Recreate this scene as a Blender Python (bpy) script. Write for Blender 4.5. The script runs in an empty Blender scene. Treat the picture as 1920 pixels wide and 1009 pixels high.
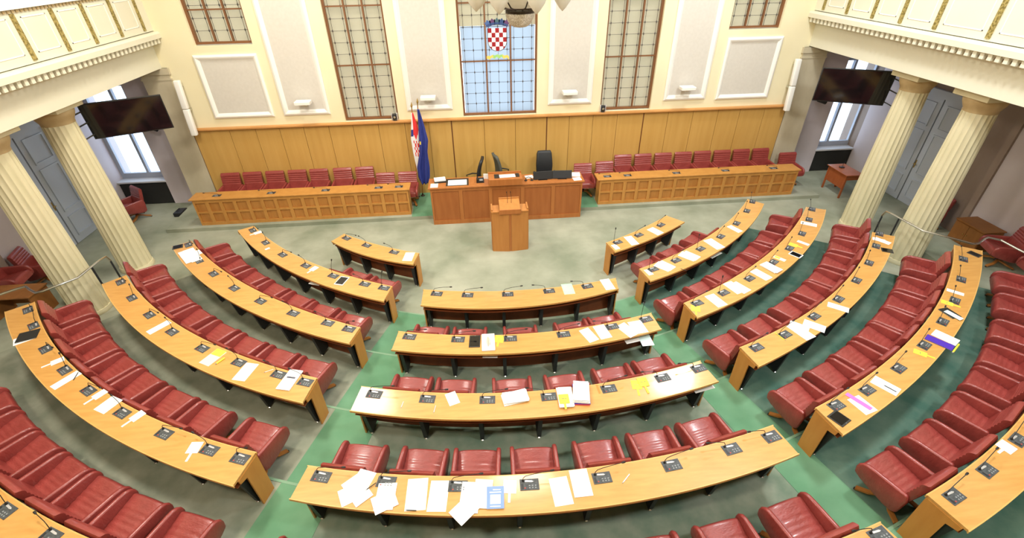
import bpy, bmesh, math, random
from mathutils import Vector, Matrix
random.seed(7)
C = bpy.context.scene.collection
SC = bpy.context.scene
sin, cos, PI = math.sin, math.cos, math.pi

# ---------------------------------------------------------------- camera, sky, lamps, exposure
cd = bpy.data.cameras.new('camera'); cam = bpy.data.objects.new('camera', cd); C.objects.link(cam)
cd.sensor_width = 36.0; cd.lens = 885.03 / 1920 * 36.0; cd.clip_start = 0.05
PITCH, YAW, ROLL = .6011, -.0754, -.0182
cam.matrix_world = (Matrix.Translation((0, 0, 6.3)) @ Matrix.Rotation(YAW, 4, 'Z')
                    @ Matrix.Rotation(PI / 2 - PITCH, 4, 'X') @ Matrix.Rotation(ROLL, 4, 'Z'))
SC.camera = cam
SC.view_settings.view_transform = 'Standard'; SC.view_settings.look = 'None'
SC.view_settings.gamma = 1.0; SC.view_settings.use_curve_mapping = False
SC.view_settings.exposure = 0.0
w = bpy.data.worlds.new('daylight'); SC.world = w; w.use_nodes = True
bg = w.node_tree.nodes['Background']; bg.inputs[0].default_value = (.66, .82, 1.0, 1); bg.inputs[1].default_value = 3.4

def area(name, loc, size, power, color, target=None, sizey=None):
    l = bpy.data.lights.new(name, 'AREA'); l.energy = power; l.color = color
    l.shape = 'RECTANGLE' if sizey else 'SQUARE'; l.size = size
    if sizey: l.size_y = sizey
    o = bpy.data.objects.new(name, l); C.objects.link(o); o.location = loc
    if target: o.rotation_euler = (Vector(target) - Vector(loc)).to_track_quat('-Z', 'Y').to_euler()
    return o
WARM = (1.0, .90, .74); NEUT = (1.0, .95, .86); COOL = (.93, .97, 1.0)
area('ceiling_and_fill_lamp', (-4.3, 11.4, 8.9), 1.5, 301, NEUT, (-3.0, 8.0, 0))
area('ceiling_and_fill_lamp', (6.6, 11.3, 8.9), 1.2, 301, COOL, (5.0, 8.0, 0))
area('ceiling_and_fill_lamp', (-4.6, 5.5, 9.2), 1.0, 402, NEUT, (-3.6, 6.6, 0))  # added fill for general light over the left rows
area('ceiling_and_fill_lamp', (6.2, 5.5, 9.2), 1.0, 402, COOL, (5.2, 6.6, 0))  # added fill for general light over the right rows
area('ceiling_and_fill_lamp', (.8, 8.5, 9.3), 1.6, 301, NEUT, (.8, 8.4, 0))  # added fill for general light on the middle floor
area('ceiling_and_fill_lamp', (-3.2, 0.5, 9.2), 1.0, 444, WARM, (-2.0, 9.0, 1.5))  # added fill above the camera, brightens the front wall
area('ceiling_and_fill_lamp', (4.6, 0.5, 9.2), 1.0, 444, COOL, (3.2, 9.0, 1.5))  # added fill like its left twin, for the front wall

# ---------------------------------------------------------------- materials
def nodes(name):
    m = bpy.data.materials.new(name); m.use_nodes = True
    nt = m.node_tree; return m, nt, nt.nodes['Principled BSDF']
def coord(nt, scale=(1, 1, 1), rot=(0, 0, 0)):
    tc = nt.nodes.new('ShaderNodeTexCoord'); mp = nt.nodes.new('ShaderNodeMapping')
    mp.inputs['Scale'].default_value = scale; mp.inputs['Rotation'].default_value = rot
    nt.links.new(tc.outputs['Object'], mp.inputs['Vector']); return mp.outputs[0]
def noise(nt, vec, scale, detail=3, rough=.55):
    n = nt.nodes.new('ShaderNodeTexNoise'); n.inputs['Scale'].default_value = scale
    n.inputs['Detail'].default_value = detail; n.inputs['Roughness'].default_value = rough
    nt.links.new(vec, n.inputs['Vector']); return n.outputs['Fac']
def ramp(nt, fac, stops):
    r = nt.nodes.new('ShaderNodeValToRGB'); e = r.color_ramp.elements
    while len(e) < len(stops): e.new(.5)
    for x, (p, c) in zip(e, stops): x.position = p; x.color = (*c, 1)
    nt.links.new(fac, r.inputs[0]); return r.outputs[0]
def bump(nt, b, fac, strength, dist=.01):
    n = nt.nodes.new('ShaderNodeBump'); n.inputs['Strength'].default_value = strength; n.inputs['Distance'].default_value = dist
    nt.links.new(fac, n.inputs['Height']); nt.links.new(n.outputs[0], b.inputs['Normal'])
def plain(name, col, rough=.6, metal=0, spec=.5, coat=0):
    m, nt, b = nodes(name)
    b.inputs['Base Color'].default_value = (*col, 1); b.inputs['Roughness'].default_value = rough
    b.inputs['Metallic'].default_value = metal; b.inputs['Specular IOR Level'].default_value = spec
    b.inputs['Coat Weight'].default_value = coat; b.inputs['Coat Roughness'].default_value = .15
    return m
def mottled(name, c1, c2, scale, rough=.7, bumps=0, stretch=(1, 1, 1), lo=.35, hi=.65, spec=.4, detail=4, coat=0, crough=.15):
    m, nt, b = nodes(name); v = coord(nt, stretch); f = noise(nt, v, scale, detail)
    nt.links.new(ramp(nt, f, [(lo, c1), (hi, c2)]), b.inputs['Base Color'])
    b.inputs['Roughness'].default_value = rough; b.inputs['Specular IOR Level'].default_value = spec
    b.inputs['Coat Weight'].default_value = coat; b.inputs['Coat Roughness'].default_value = crough
    if bumps: bump(nt, b, f, bumps)
    return m
M = {}
M['desk'] = mottled('honey_beech', (.56, .275, .065), (.65, .345, .095), 3.0, .38, 0, (1, 6, 1), .3, .7, .5, 5, .6, .13)
M['desk_edge'] = mottled('pale_edge_wood', (.66, .36, .10), (.72, .42, .13), 4.0, .4, 0, (1, 1, 1), .3, .7, .5, 3)
M['desk_side'] = mottled('desk_side_wood', (.50, .21, .04), (.57, .26, .055), 3.0, .42, 0, (3, 3, .6), .3, .7, .45, 5)
M['desk_dark'] = mottled('red_brown_panel', (.20, .055, .018), (.25, .07, .022), 2.5, .5, 0, (3, 3, .5), .3, .7, .4, 4)
M['bench'] = mottled('bench_oak', (.50, .225, .05), (.58, .28, .07), 3.0, .42, 0, (2, 2, .5), .3, .7, .45, 5)
M['bench_panel'] = mottled('bench_oak_panel', (.42, .17, .036), (.52, .235, .058), 2.2, .45, 0, (4, 4, .6), .3, .7, .4, 5)
M['prez'] = mottled('cherry_wood', (.40, .135, .032), (.47, .175, .045), 3.0, .42, 0, (4, 4, .5), .3, .7, .45, 5)
M['prez_panel'] = mottled('cherry_panel', (.34, .105, .024), (.40, .135, .034), 3.0, .42, 0, (4, 4, .5), .3, .7, .45, 5)
M['lectern'] = mottled('lectern_oak', (.47, .185, .042), (.53, .225, .056), 3.0, .42, 0, (4, 4, .5), .3, .7, .45, 5)
M['wainscot'] = mottled('oak_panelling', (.55, .315, .078), (.63, .38, .11), 1.6, .4, 0, (5, 5, .35), .25, .75, .45, 6)
M['shelf'] = mottled('ledge_wood', (.55, .25, .07), (.62, .31, .10), 3.0, .45, 0, (1, 5, 5), .3, .7, .4, 3)
M['winframe'] = plain('brown_frame', (.21, .085, .03), .5)
M['lead'] = plain('lead_came', (.075, .06, .055), .5, .3)
M['cream'] = mottled('cream_plaster', (.83, .75, .50), (.86, .785, .54), 1.2, .8, 0, (1, 1, 1), .3, .7, .2)
M['cream2'] = mottled('ivory_plaster', (.70, .67, .52), (.73, .70, .555), 1.2, .8, 0, (1, 1, 1), .3, .7, .2)
M['white'] = plain('white_moulding', (.88, .86, .80), .6)
M['fabric'] = mottled('acoustic_fabric', (.64, .605, .54), (.68, .645, .58), 14, .9, .05, (1, 1, 1), .3, .7, .1)
M['gold'] = mottled('gilded_relief', (.17, .125, .025), (.40, .31, .10), 26, .45, .8, (1, 1, 1), .4, .6, .5, 2)
M['stone'] = mottled('column_marble', (.64, .585, .37), (.72, .66, .445), 3.5, .55, 0, (1, 1, .4), .3, .7, .4, 5)
M['dentil_gap_shade'] = plain('dentil_gap_shade', (.16, .11, .055), .8)
M['capital'] = mottled('capital_shade_tan', (.45, .33, .16), (.54, .41, .22), 5, .6, 0, (1, 1, 1), .3, .7, .3)  # tan holds the warm shading of the capitals; bead moulding shares it
M['pilaster'] = mottled('pilaster_stone', (.52, .45, .31), (.60, .53, .38), 3.0, .6, 0, (1, 1, .5), .3, .7, .3, 5)
M['aisle_wall'] = mottled('window_lit_plaster', (.60, .53, .55), (.65, .58, .60), 1.0, .85, 0, (1, 1, 1), .3, .7, .2)  # brightness and lavender of the window light put into the plaster
M['aisle_pier'] = mottled('taupe_marble_and_shade', (.27, .20, .16), (.32, .245, .20), 2.0, .6, 0, (1, 1, .6), .3, .7, .3)  # the pier's own taupe, also painted on the right wall as shade
M['door'] = plain('pale_blue_grey_paint', (.50, .55, .63), .5)
M['door_gap'] = plain('olive_gap', (.17, .155, .11), .7)
M['pvc'] = plain('grey_window_paint', (.42, .45, .52), .5)
M['sill'] = plain('pale_sill', (.66, .66, .68), .4)
M['radiator'] = plain('black_grille', (.018, .018, .016), .7)
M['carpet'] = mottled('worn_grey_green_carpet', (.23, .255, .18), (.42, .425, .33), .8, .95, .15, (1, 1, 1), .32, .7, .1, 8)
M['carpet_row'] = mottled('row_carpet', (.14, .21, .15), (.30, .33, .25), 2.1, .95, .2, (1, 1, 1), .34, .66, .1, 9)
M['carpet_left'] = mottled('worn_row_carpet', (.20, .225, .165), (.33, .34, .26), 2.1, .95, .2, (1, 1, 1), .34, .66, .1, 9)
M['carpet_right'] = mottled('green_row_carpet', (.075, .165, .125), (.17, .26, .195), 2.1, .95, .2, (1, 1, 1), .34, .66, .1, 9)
M['carpet_aisle'] = mottled('green_carpet', (.105, .255, .14), (.17, .33, .20), 1.4, .95, .15, (1, 1, 1), .3, .7, .1, 7)
M['nosing'] = plain('pale_step_edge', (.20, .34, .215), .8)
M['ceiling'] = plain('ceiling_plaster', (.85, .83, .76), .9)
M['black'] = plain('black_plastic', (.012, .012, .013), .45)
M['charcoal'] = plain('charcoal_metal', (.028, .030, .033), .5, .2)
M['steel'] = plain('brushed_steel', (.62, .62, .60), .25, 1.0)
M['silver'] = plain('silver_plastic', (.70, .70, .72), .3, .5)
M['unit'] = mottled('slate_plate', (.055, .062, .066), (.085, .092, .096), 40, .5, 0, (1, 1, 1), .4, .6, .4, 2)
M['key'] = plain('grey_key', (.26, .28, .29), .5)
M['key_dark'] = plain('dark_key', (.02, .022, .024), .5)
M['key_red'] = plain('red_key', (.45, .06, .05), .5)
M['screen'] = plain('dark_glass', (.006, .006, .007), .08, 0, .6)
M['paper'] = plain('white_paper', (.90, .90, .88), .8)
M['cream_paper'] = plain('cream_paper', (.88, .82, .66), .8)
M['grey_paper'] = plain('grey_paper', (.58, .60, .55), .8)
M['mint_paper'] = plain('mint_paper', (.45, .82, .50), .8)
M['blue_paper'] = plain('pale_blue_paper', (.66, .84, .86), .8)
M['yellow'] = plain('yellow_card', (.92, .76, .06), .6)
M['orange'] = plain('orange_paper', (.85, .22, .04), .7)
M['pink'] = plain('magenta_print', (.78, .16, .52), .7)
M['print_blue'] = plain('blue_print', (.22, .34, .72), .7)
M['print_pale'] = plain('pale_blue_print', (.62, .70, .88), .7)
M['ink'] = plain('grey_ink', (.10, .10, .13), .7)
M['text'] = plain('faint_text', (.62, .62, .63), .8)
M['brown_ink'] = plain('brown_ink', (.16, .09, .05), .7)
M['tan_ink'] = plain('tan_ink', (.66, .55, .42), .7)
M['purple'] = plain('violet_folder', (.075, .03, .42), .35)
M['red_card'] = plain('red_folder', (.70, .08, .10), .4)
M['black_folder'] = plain('black_folder', (.022, .022, .020), .45)
M['flag_red'] = plain('flag_red', (.72, .03, .03), .7); M['flag_white'] = plain('flag_white', (.82, .82, .82), .7)
M['flag_blue'] = plain('flag_blue', (.025, .04, .24), .7); M['star'] = plain('star_yellow', (.85, .68, .08), .6)
M['arms_red'] = plain('glass_red', (.33, .010, .018), .4); M['arms_white'] = plain('glass_white', (.84, .86, .90), .4)
M['arms_blue'] = plain('glass_blue', (.035, .075, .21), .4); M['arms_blue2'] = plain('glass_mid_blue', (.07, .14, .36), .4)
M['arms_teal'] = plain('glass_teal', (.06, .13, .16), .4); M['arms_violet'] = plain('glass_violet', (.12, .05, .15), .4)
M['arms_green'] = plain('glass_green', (.35, .62, .20), .4); M['arms_gold'] = plain('glass_gold', (.80, .62, .14), .4)
M['bentwood'] = mottled('bent_oak', (.36, .13, .025), (.44, .18, .04), 5, .45, 0, (1, 1, 1), .3, .7, .4)
M['table'] = mottled('mahogany_top', (.33, .085, .025), (.40, .11, .035), 3, .25, 0, (1, 4, 1), .3, .7, .5)
M['brown_box'] = mottled('brown_cabinet', (.25, .095, .02), (.30, .12, .03), 3, .5, 0, (3, 3, 1), .3, .7, .4)
M['rail_wood'] = mottled('balcony_rail_wood', (.40, .14, .03), (.46, .18, .045), 3, .4, 0, (5, 1, 1), .3, .7, .4)
M['brass'] = plain('brass', (.55, .38, .12), .35, .9)
M['bronze'] = plain('dark_bronze', (.05, .035, .025), .4, .6)
M['office_black'] = plain('black_leatherette', (.016, .018, .020), .5)
M['office_grey'] = plain('grey_mesh', (.085, .09, .075), .7)

def leather():
    m, nt, b = nodes('oxblood_leather'); v = coord(nt, (1, 1, 1))
    f = noise(nt, v, 5, 4); nt.links.new(ramp(nt, f, [(.3, (.235, .034, .028)), (.7, (.32, .054, .044))]), b.inputs['Base Color'])
    b.inputs['Roughness'].default_value = .42; b.inputs['Specular IOR Level'].default_value = .5
    b.inputs['Coat Weight'].default_value = .4; b.inputs['Coat Roughness'].default_value = .16
    m2 = noise(nt, coord(nt, (1, 2.2, 1)), 13, 3); bump(nt, b, m2, .5, .014)
    return m
M['leather'] = leather()
def glass(name, tint, gloss=.06):
    m, nt, b = nodes(name); out = nt.nodes['Material Output']; nt.nodes.remove(b)
    t = nt.nodes.new('ShaderNodeBsdfTransparent'); t.inputs[0].default_value = (*tint, 1)
    g = nt.nodes.new('ShaderNodeBsdfGlossy'); g.inputs['Roughness'].default_value = .1
    x = nt.nodes.new('ShaderNodeMixShader'); x.inputs[0].default_value = gloss
    nt.links.new(t.outputs[0], x.inputs[1]); nt.links.new(g.outputs[0], x.inputs[2]); nt.links.new(x.outputs[0], out.inputs[0]); return m
M['glass_side'] = glass('side_leaded_glass', (.90, .92, .92)); M['clear'] = glass('clear_glass', (.98, .99, 1.0), .04)
def translucent(name, col, amt):
    m, nt, b = nodes(name); out = nt.nodes['Material Output']; nt.nodes.remove(b)
    t = nt.nodes.new('ShaderNodeBsdfTranslucent'); t.inputs[0].default_value = (*col, 1)
    g = nt.nodes.new('ShaderNodeBsdfDiffuse'); g.inputs[0].default_value = (*col, 1)
    x = nt.nodes.new('ShaderNodeMixShader'); x.inputs[0].default_value = amt
    nt.links.new(g.outputs[0], x.inputs[1]); nt.links.new(t.outputs[0], x.inputs[2]); nt.links.new(x.outputs[0], out.inputs[0]); return m
M['blind'] = translucent('beige_blind', (.84, .74, .58), .5)
m, nt, b = nodes('pale_leaded_glass'); nt.nodes.remove(b); q1 = nt.nodes.new('ShaderNodeBsdfTranslucent'); q1.inputs[0].default_value = (.31, .32, .325, 1)
q2 = nt.nodes.new('ShaderNodeBsdfGlossy'); q2.inputs['Roughness'].default_value = .15; q3 = nt.nodes.new('ShaderNodeMixShader'); q3.inputs[0].default_value = .04
nt.links.new(q1.outputs[0], q3.inputs[1]); nt.links.new(q2.outputs[0], q3.inputs[2]); nt.links.new(q3.outputs[0], nt.nodes['Material Output'].inputs[0]); M['glass'] = m
M['frosted'] = translucent('frosted_shade', (.78, .75, .66), .4)
M['crystal'] = mottled('crystal_beads', (.50, .45, .36), (.80, .76, .66), 60, .3, .6, (1, 1, 1), .4, .6, .6, 1)

# ---------------------------------------------------------------- mesh helpers
class MB:
    def __init__(s): s.v = []; s.f = []; s.m = []
    def add(s, vs, fs, mi=0, mat=None):
        b = len(s.v); s.v += [tuple(mat @ Vector(p)) if mat else tuple(p) for p in vs]
        s.f += [tuple(b + i for i in f) for f in fs]; s.m += [mi] * len(fs); return s
    def box(s, x0, x1, y0, y1, z0, z1, mi=0, mat=None):
        v = [(x, y, z) for z in (z0, z1) for y in (y0, y1) for x in (x0, x1)]
        return s.add(v, [(0, 2, 3, 1), (4, 5, 7, 6), (0, 1, 5, 4), (2, 6, 7, 3), (0, 4, 6, 2), (1, 3, 7, 5)], mi, mat)
    def prism(s, poly, a, b, axis='z', mi=0, mat=None):
        n = len(poly)
        if axis == 'z': P = [(x, y, h) for h in (a, b) for x, y in poly]
        elif axis == 'x': P = [(h, x, y) for h in (a, b) for x, y in poly]
        else: P = [(x, h, y) for h in (a, b) for x, y in poly]
        F = [tuple(range(n))[::-1], tuple(range(n, 2 * n))] + [(i, (i + 1) % n, n + (i + 1) % n, n + i) for i in range(n)]
        return s.add(P, F, mi, mat)
    def tube(s, pts, r, n=6, mi=0, mat=None, cap=True):
        pts = [Vector(p) for p in pts]; rs = r if isinstance(r, (list, tuple)) else [r] * len(pts); V = []; F = []
        up = Vector((0, 0, 1))
        for i, p in enumerate(pts):
            d = (pts[min(i + 1, len(pts) - 1)] - pts[max(i - 1, 0)]).normalized()
            a = d.cross(up); a = a.normalized() if a.length > 1e-3 else Vector((1, 0, 0)); b = d.cross(a)
            for k in range(n):
                t = 2 * PI * k / n; V.append(p + (a * cos(t) + b * sin(t)) * rs[i])
        for i in range(len(pts) - 1):
            for k in range(n): F.append((i * n + k, i * n + (k + 1) % n, (i + 1) * n + (k + 1) % n, (i + 1) * n + k))
        if cap: F += [tuple(range(n))[::-1], tuple(range((len(pts) - 1) * n, len(pts) * n))]
        return s.add(V, F, mi, mat)
    def lathe(s, prof, n=16, mi=0, mat=None, c=(0, 0)):
        V = []; F = []
        for r, z in prof:
            for k in range(n): t = 2 * PI * k / n; V.append((c[0] + r * cos(t), c[1] + r * sin(t), z))
        for i in range(len(prof) - 1):
            for k in range(n): F.append((i * n + k, i * n + (k + 1) % n, (i + 1) * n + (k + 1) % n, (i + 1) * n + k))
        F += [tuple(range(n))[::-1], tuple(range((len(prof) - 1) * n, len(prof) * n))]
        return s.add(V, F, mi, mat)
    def grid(s, pts, mi=0):     # pts[row][col]
        n = len(pts[0]); V = [p for r in pts for p in r]
        F = [(i * n + j, i * n + j + 1, (i + 1) * n + j + 1, (i + 1) * n + j) for i in range(len(pts) - 1) for j in range(n - 1)]
        return s.add(V, F, mi)
    def mesh(s, name, mats, smooth=False, bevel=0, seg=2):
        me = bpy.data.meshes.new(name); me.from_pydata(s.v, [], s.f)
        for m in (mats if isinstance(mats, (list, tuple)) else [mats]): me.materials.append(m)
        for p, mi in zip(me.polygons, s.m): p.material_index = mi
        bm = bmesh.new(); bm.from_mesh(me); bmesh.ops.recalc_face_normals(bm, faces=bm.faces)
        if bevel:
            ed = [e for e in bm.edges if len(e.link_faces) == 2 and e.calc_face_angle(0) > .6]
            bmesh.ops.bevel(bm, geom=ed, offset=bevel, segments=seg, profile=.5, affect='EDGES', clamp_overlap=True)
        bm.to_mesh(me); bm.free()
        if smooth:
            for p in me.polygons: p.use_smooth = True
            me.set_sharp_from_angle(angle=smooth if smooth is not True else .7)
        return me
def obj(name, me, parent=None):
    o = bpy.data.objects.new(name, me); C.objects.link(o)
    if parent: o.parent = parent
    return o
def part(name, mb, mats, parent=None, smooth=False, bevel=0, seg=2): return obj(name, mb.mesh(name, mats, smooth, bevel, seg), parent)
def tag(o, label, cat, group=None):
    o['label'] = label; o['category'] = cat
    if group: o['group'] = group
    return o
def thing(name, label, cat, loc=(0, 0, 0), rz=0, group=None):
    o = bpy.data.objects.new(name, None); C.objects.link(o); o.location = loc; o.rotation_euler = (0, 0, rz); o.empty_display_size = .1
    return tag(o, label, cat, group)
def struct(name, mb, mats, smooth=False, bevel=0):
    o = part(name, mb, mats, None, smooth, bevel); o['kind'] = 'structure'; return o
KIDS = {}
def tree(o):
    if not KIDS:
        for x in C.objects:
            if x.parent: KIDS.setdefault(x.parent.name, []).append(x)
    return KIDS.get(o.name, [])
def dup(root, label, loc, rz, scale=None):
    r = root.copy(); C.objects.link(r); r.location = loc; r.rotation_euler = (0, 0, rz); r['label'] = label
    for ch in root_parts[root.name]:
        c = ch.copy(); C.objects.link(c); c.parent = r
        for g in root_parts.get(ch.name, []):
            d = g.copy(); C.objects.link(d); d.parent = c
    return r
root_parts = {}
def note_parts(root):
    for o in C.objects:
        if o.parent: root_parts.setdefault(o.parent.name, [])
    for o in C.objects:
        if o.parent and (o.parent == root or o.parent.parent == root):
            if o not in root_parts[o.parent.name]: root_parts[o.parent.name].append(o)
    root_parts.setdefault(root.name, [])
ORD = ['zeroth', 'first', 'second', 'third', 'fourth', 'fifth', 'sixth', 'seventh', 'eighth', 'ninth', 'tenth', 'eleventh', 'twelfth']
DESKS={
 'L1':{'k': 1, 'z': 0.75, 'tf': [-0.7284, -0.3622], 'tn': [-0.7213, -0.3512], 'f': [-0.5512, 0.5994, -0.1533, 5.8313], 'n': [-0.5279, -1.0332, 0.0093, 6.2974]},
 'L2':{'k': 2, 'z': 0.88, 'tf': [-0.9904, -0.3466], 'tn': [-0.9909, -0.3388], 'f': [-0.6621, 0.6877, -0.0238, 7.179], 'n': [-0.6649, 0.5089, 0.1449, 7.6125]},
 'L3':{'k': 3, 'z': 1.01, 'tf': [-0.9755, -0.3335], 'tn': [-0.9776, -0.331], 'f': [-0.6364, 1.1882, 0.1181, 8.4549], 'n': [-0.6191, 0.5825, 0.1484, 8.9111]},
 'L4':{'k': 4, 'z': 1.14, 'tf': [-0.8828, -0.3294], 'tn': [-0.8801, -0.323], 'f': [-0.595, 0.4747, 0.0814, 9.8185], 'n': [-0.5831, 0.1416, 0.1897, 10.2732]},
 'L5':{'k': 5, 'z': 1.27, 'tf': [-0.8755, -0.3241], 'tn': [-0.8767, -0.3208], 'f': [-0.567, -0.1561, 0.0793, 11.1926], 'n': [-0.5621, 0.359, 0.2034, 11.5825]},
 'R2':{'k': 2, 'z': 0.88, 'tf': [0.348, 0.9975], 'tn': [0.3393, 0.9834], 'f': [0.6643, 0.9171, 0.1994, 7.1406], 'n': [0.6413, 0.3548, 0.1308, 7.616]},
 'R3':{'k': 3, 'z': 1.01, 'tf': [0.3369, 0.9803], 'tn': [0.3297, 0.9867], 'f': [0.6609, 1.3381, 0.1005, 8.4249], 'n': [0.6421, 0.5309, 0.0742, 8.9231]},
 'R4':{'k': 4, 'z': 1.14, 'tf': [0.327, 0.8833], 'tn': [0.3212, 0.8875], 'f': [0.5922, 0.3141, 0.0199, 9.8551], 'n': [0.579, 0.9494, -0.0646, 10.2168]},
 'R5':{'k': 5, 'z': 1.27, 'tf': [0.318, 0.8818], 'tn': [0.3134, 0.8838], 'f': [0.5904, 0.8687, -0.0163, 11.1415], 'n': [0.5776, 1.4339, -0.0629, 11.5307]},
 'R1':{'k': 1, 'z': 0.75, 'tf': [0.3673, 0.73], 'tn': [0.3577, 0.7287], 'f': [0.5351, 1.0818, -0.034, 5.8167], 'n': [0.5288, 0.8585, 0.1514, 6.2706]},
 'C1':{'k': 2, 'z': 0.88, 'tf': [-0.2609, 0.2656], 'tn': [-0.2464, 0.2481], 'f': [-0.0207, 0.5519, 0.038, 7.1934], 'n': [-0.0129, -1.0472, -0.1991, 7.7008]},
 'C2':{'k': 3, 'z': 1.01, 'tf': [-0.2562, 0.2573], 'tn': [-0.2508, 0.2488], 'f': [-0.0147, -0.2376, -0.0445, 8.5607], 'n': [-0.0194, -0.2887, -0.0821, 8.9958]},
 'C3':{'k': 4, 'z': 1.14, 'tf': [-0.2587, 0.2518], 'tn': [-0.2555, 0.2506], 'f': [-0.0299, -0.2445, -0.0226, 9.8953], 'n': [-0.026, -0.4386, -0.0315, 10.3422]},
 'C4':{'k': 5, 'z': 1.27, 'tf': [-0.261, 0.255], 'tn': [-0.2599, 0.2532], 'f': [-0.0411, 0.0859, -0.0726, 11.2205], 'n': [-0.0263, -0.5653, -0.0101, 11.6881]},
 'R6':{'k': 6, 'z': 1.4, 'tf': [0.3131, 0.62], 'tn': [0.3122, 0.62], 'f': [0, 0, 0, 12.55], 'n': [0, 0, 0, 12.97]},
 'L6':{'k': 6, 'z': 1.4, 'tf': [-0.66, -0.3131], 'tn': [-0.66, -0.3122], 'f': [0, 0, 0, 12.55], 'n': [0, 0, 0, 12.97]},
 'C5':{'k': 6, 'z': 1.4, 'tf': [-0.256, 0.256], 'tn': [-0.259, 0.259], 'f': [0, 0, 0, 12.57], 'n': [0, 0, 0, 12.99]},
}
UNITS={
 'L1':[(-0.6897, 0.111), (-0.582, 0.131), (-0.4559, 0.135)],
 'L2':[(-0.9587, 0.093), (-0.8508, 0.126), (-0.7437, 0.153), (-0.6362, 0.142), (-0.5282, 0.139), (-0.4232, 0.117), (-0.3651, 0.096)],
 'L3':[(-0.9584, 0.103), (-0.8567, 0.163), (-0.7715, 0.179), (-0.6773, 0.191), (-0.5854, 0.175), (-0.4905, 0.141), (-0.4036, 0.092), (-0.3534, 0.067)],
 'L4':[(-0.8612, 0.132), (-0.7868, 0.139), (-0.7068, 0.143), (-0.6272, 0.15), (-0.5451, 0.149), (-0.4652, 0.126), (-0.3897, 0.108), (-0.342, 0.118)],
 'L5':[(-0.8555, 0.105), (-0.8014, 0.079), (-0.7257, 0.112), (-0.6559, 0.098), (-0.5889, 0.102), (-0.5149, 0.112), (-0.4416, 0.12), (-0.3758, 0.124), (-0.3362, 0.125)],
 'L6':[(-0.4876, 0.117), (-0.4276, 0.114)],
 'R1':[(0.4075, 0.128), (0.5119, 0.168), (0.6415, 0.183)],
 'R2':[(0.3809, 0.155), (0.4672, 0.17), (0.5743, 0.188), (0.682, 0.195), (0.7948, 0.184), (0.9005, 0.156), (0.9818, 0.136)],
 'R3':[(0.362, 0.126), (0.4364, 0.18), (0.527, 0.198), (0.6299, 0.215), (0.717, 0.222), (0.8114, 0.215), (0.902, 0.173), (0.9708, 0.139)],
 'R4':[(0.3502, 0.117), (0.4133, 0.13), (0.4953, 0.118), (0.5753, 0.134), (0.6587, 0.128), (0.7398, 0.13), (0.8196, 0.12), (0.8813, 0.128)],
 'R5':[(0.3432, 0.098), (0.3971, 0.141), (0.4667, 0.162), (0.5397, 0.175), (0.6144, 0.174), (0.6848, 0.176), (0.7577, 0.16), (0.8326, 0.142)],
 'R6':[(0.3328, 0.132), (0.385, 0.119), (0.4469, 0.11)],
 'C1':[(-0.2194, 0.111), (-0.1386, 0.121), (-0.0352, 0.112), (0.0729, 0.095), (0.1761, 0.06)],
 'C2':[(-0.2288, 0.11), (-0.1351, 0.107), (-0.0367, 0.1), (0.0648, 0.107), (0.1626, 0.109), (0.2358, 0.12)],
 'C3':[(-0.2338, 0.116), (-0.1573, 0.122), (-0.0743, 0.12), (0.0105, 0.125), (0.0965, 0.118), (0.1793, 0.117), (0.2393, 0.124)],
 'C4':[(-0.2403, 0.115), (-0.1722, 0.097), (-0.0994, 0.125), (-0.0282, 0.136), (0.0451, 0.145), (0.12, 0.141), (0.1908, 0.128), (0.2415, 0.134)],
 'C5':[(0.2454, 0.078)],
}
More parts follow.
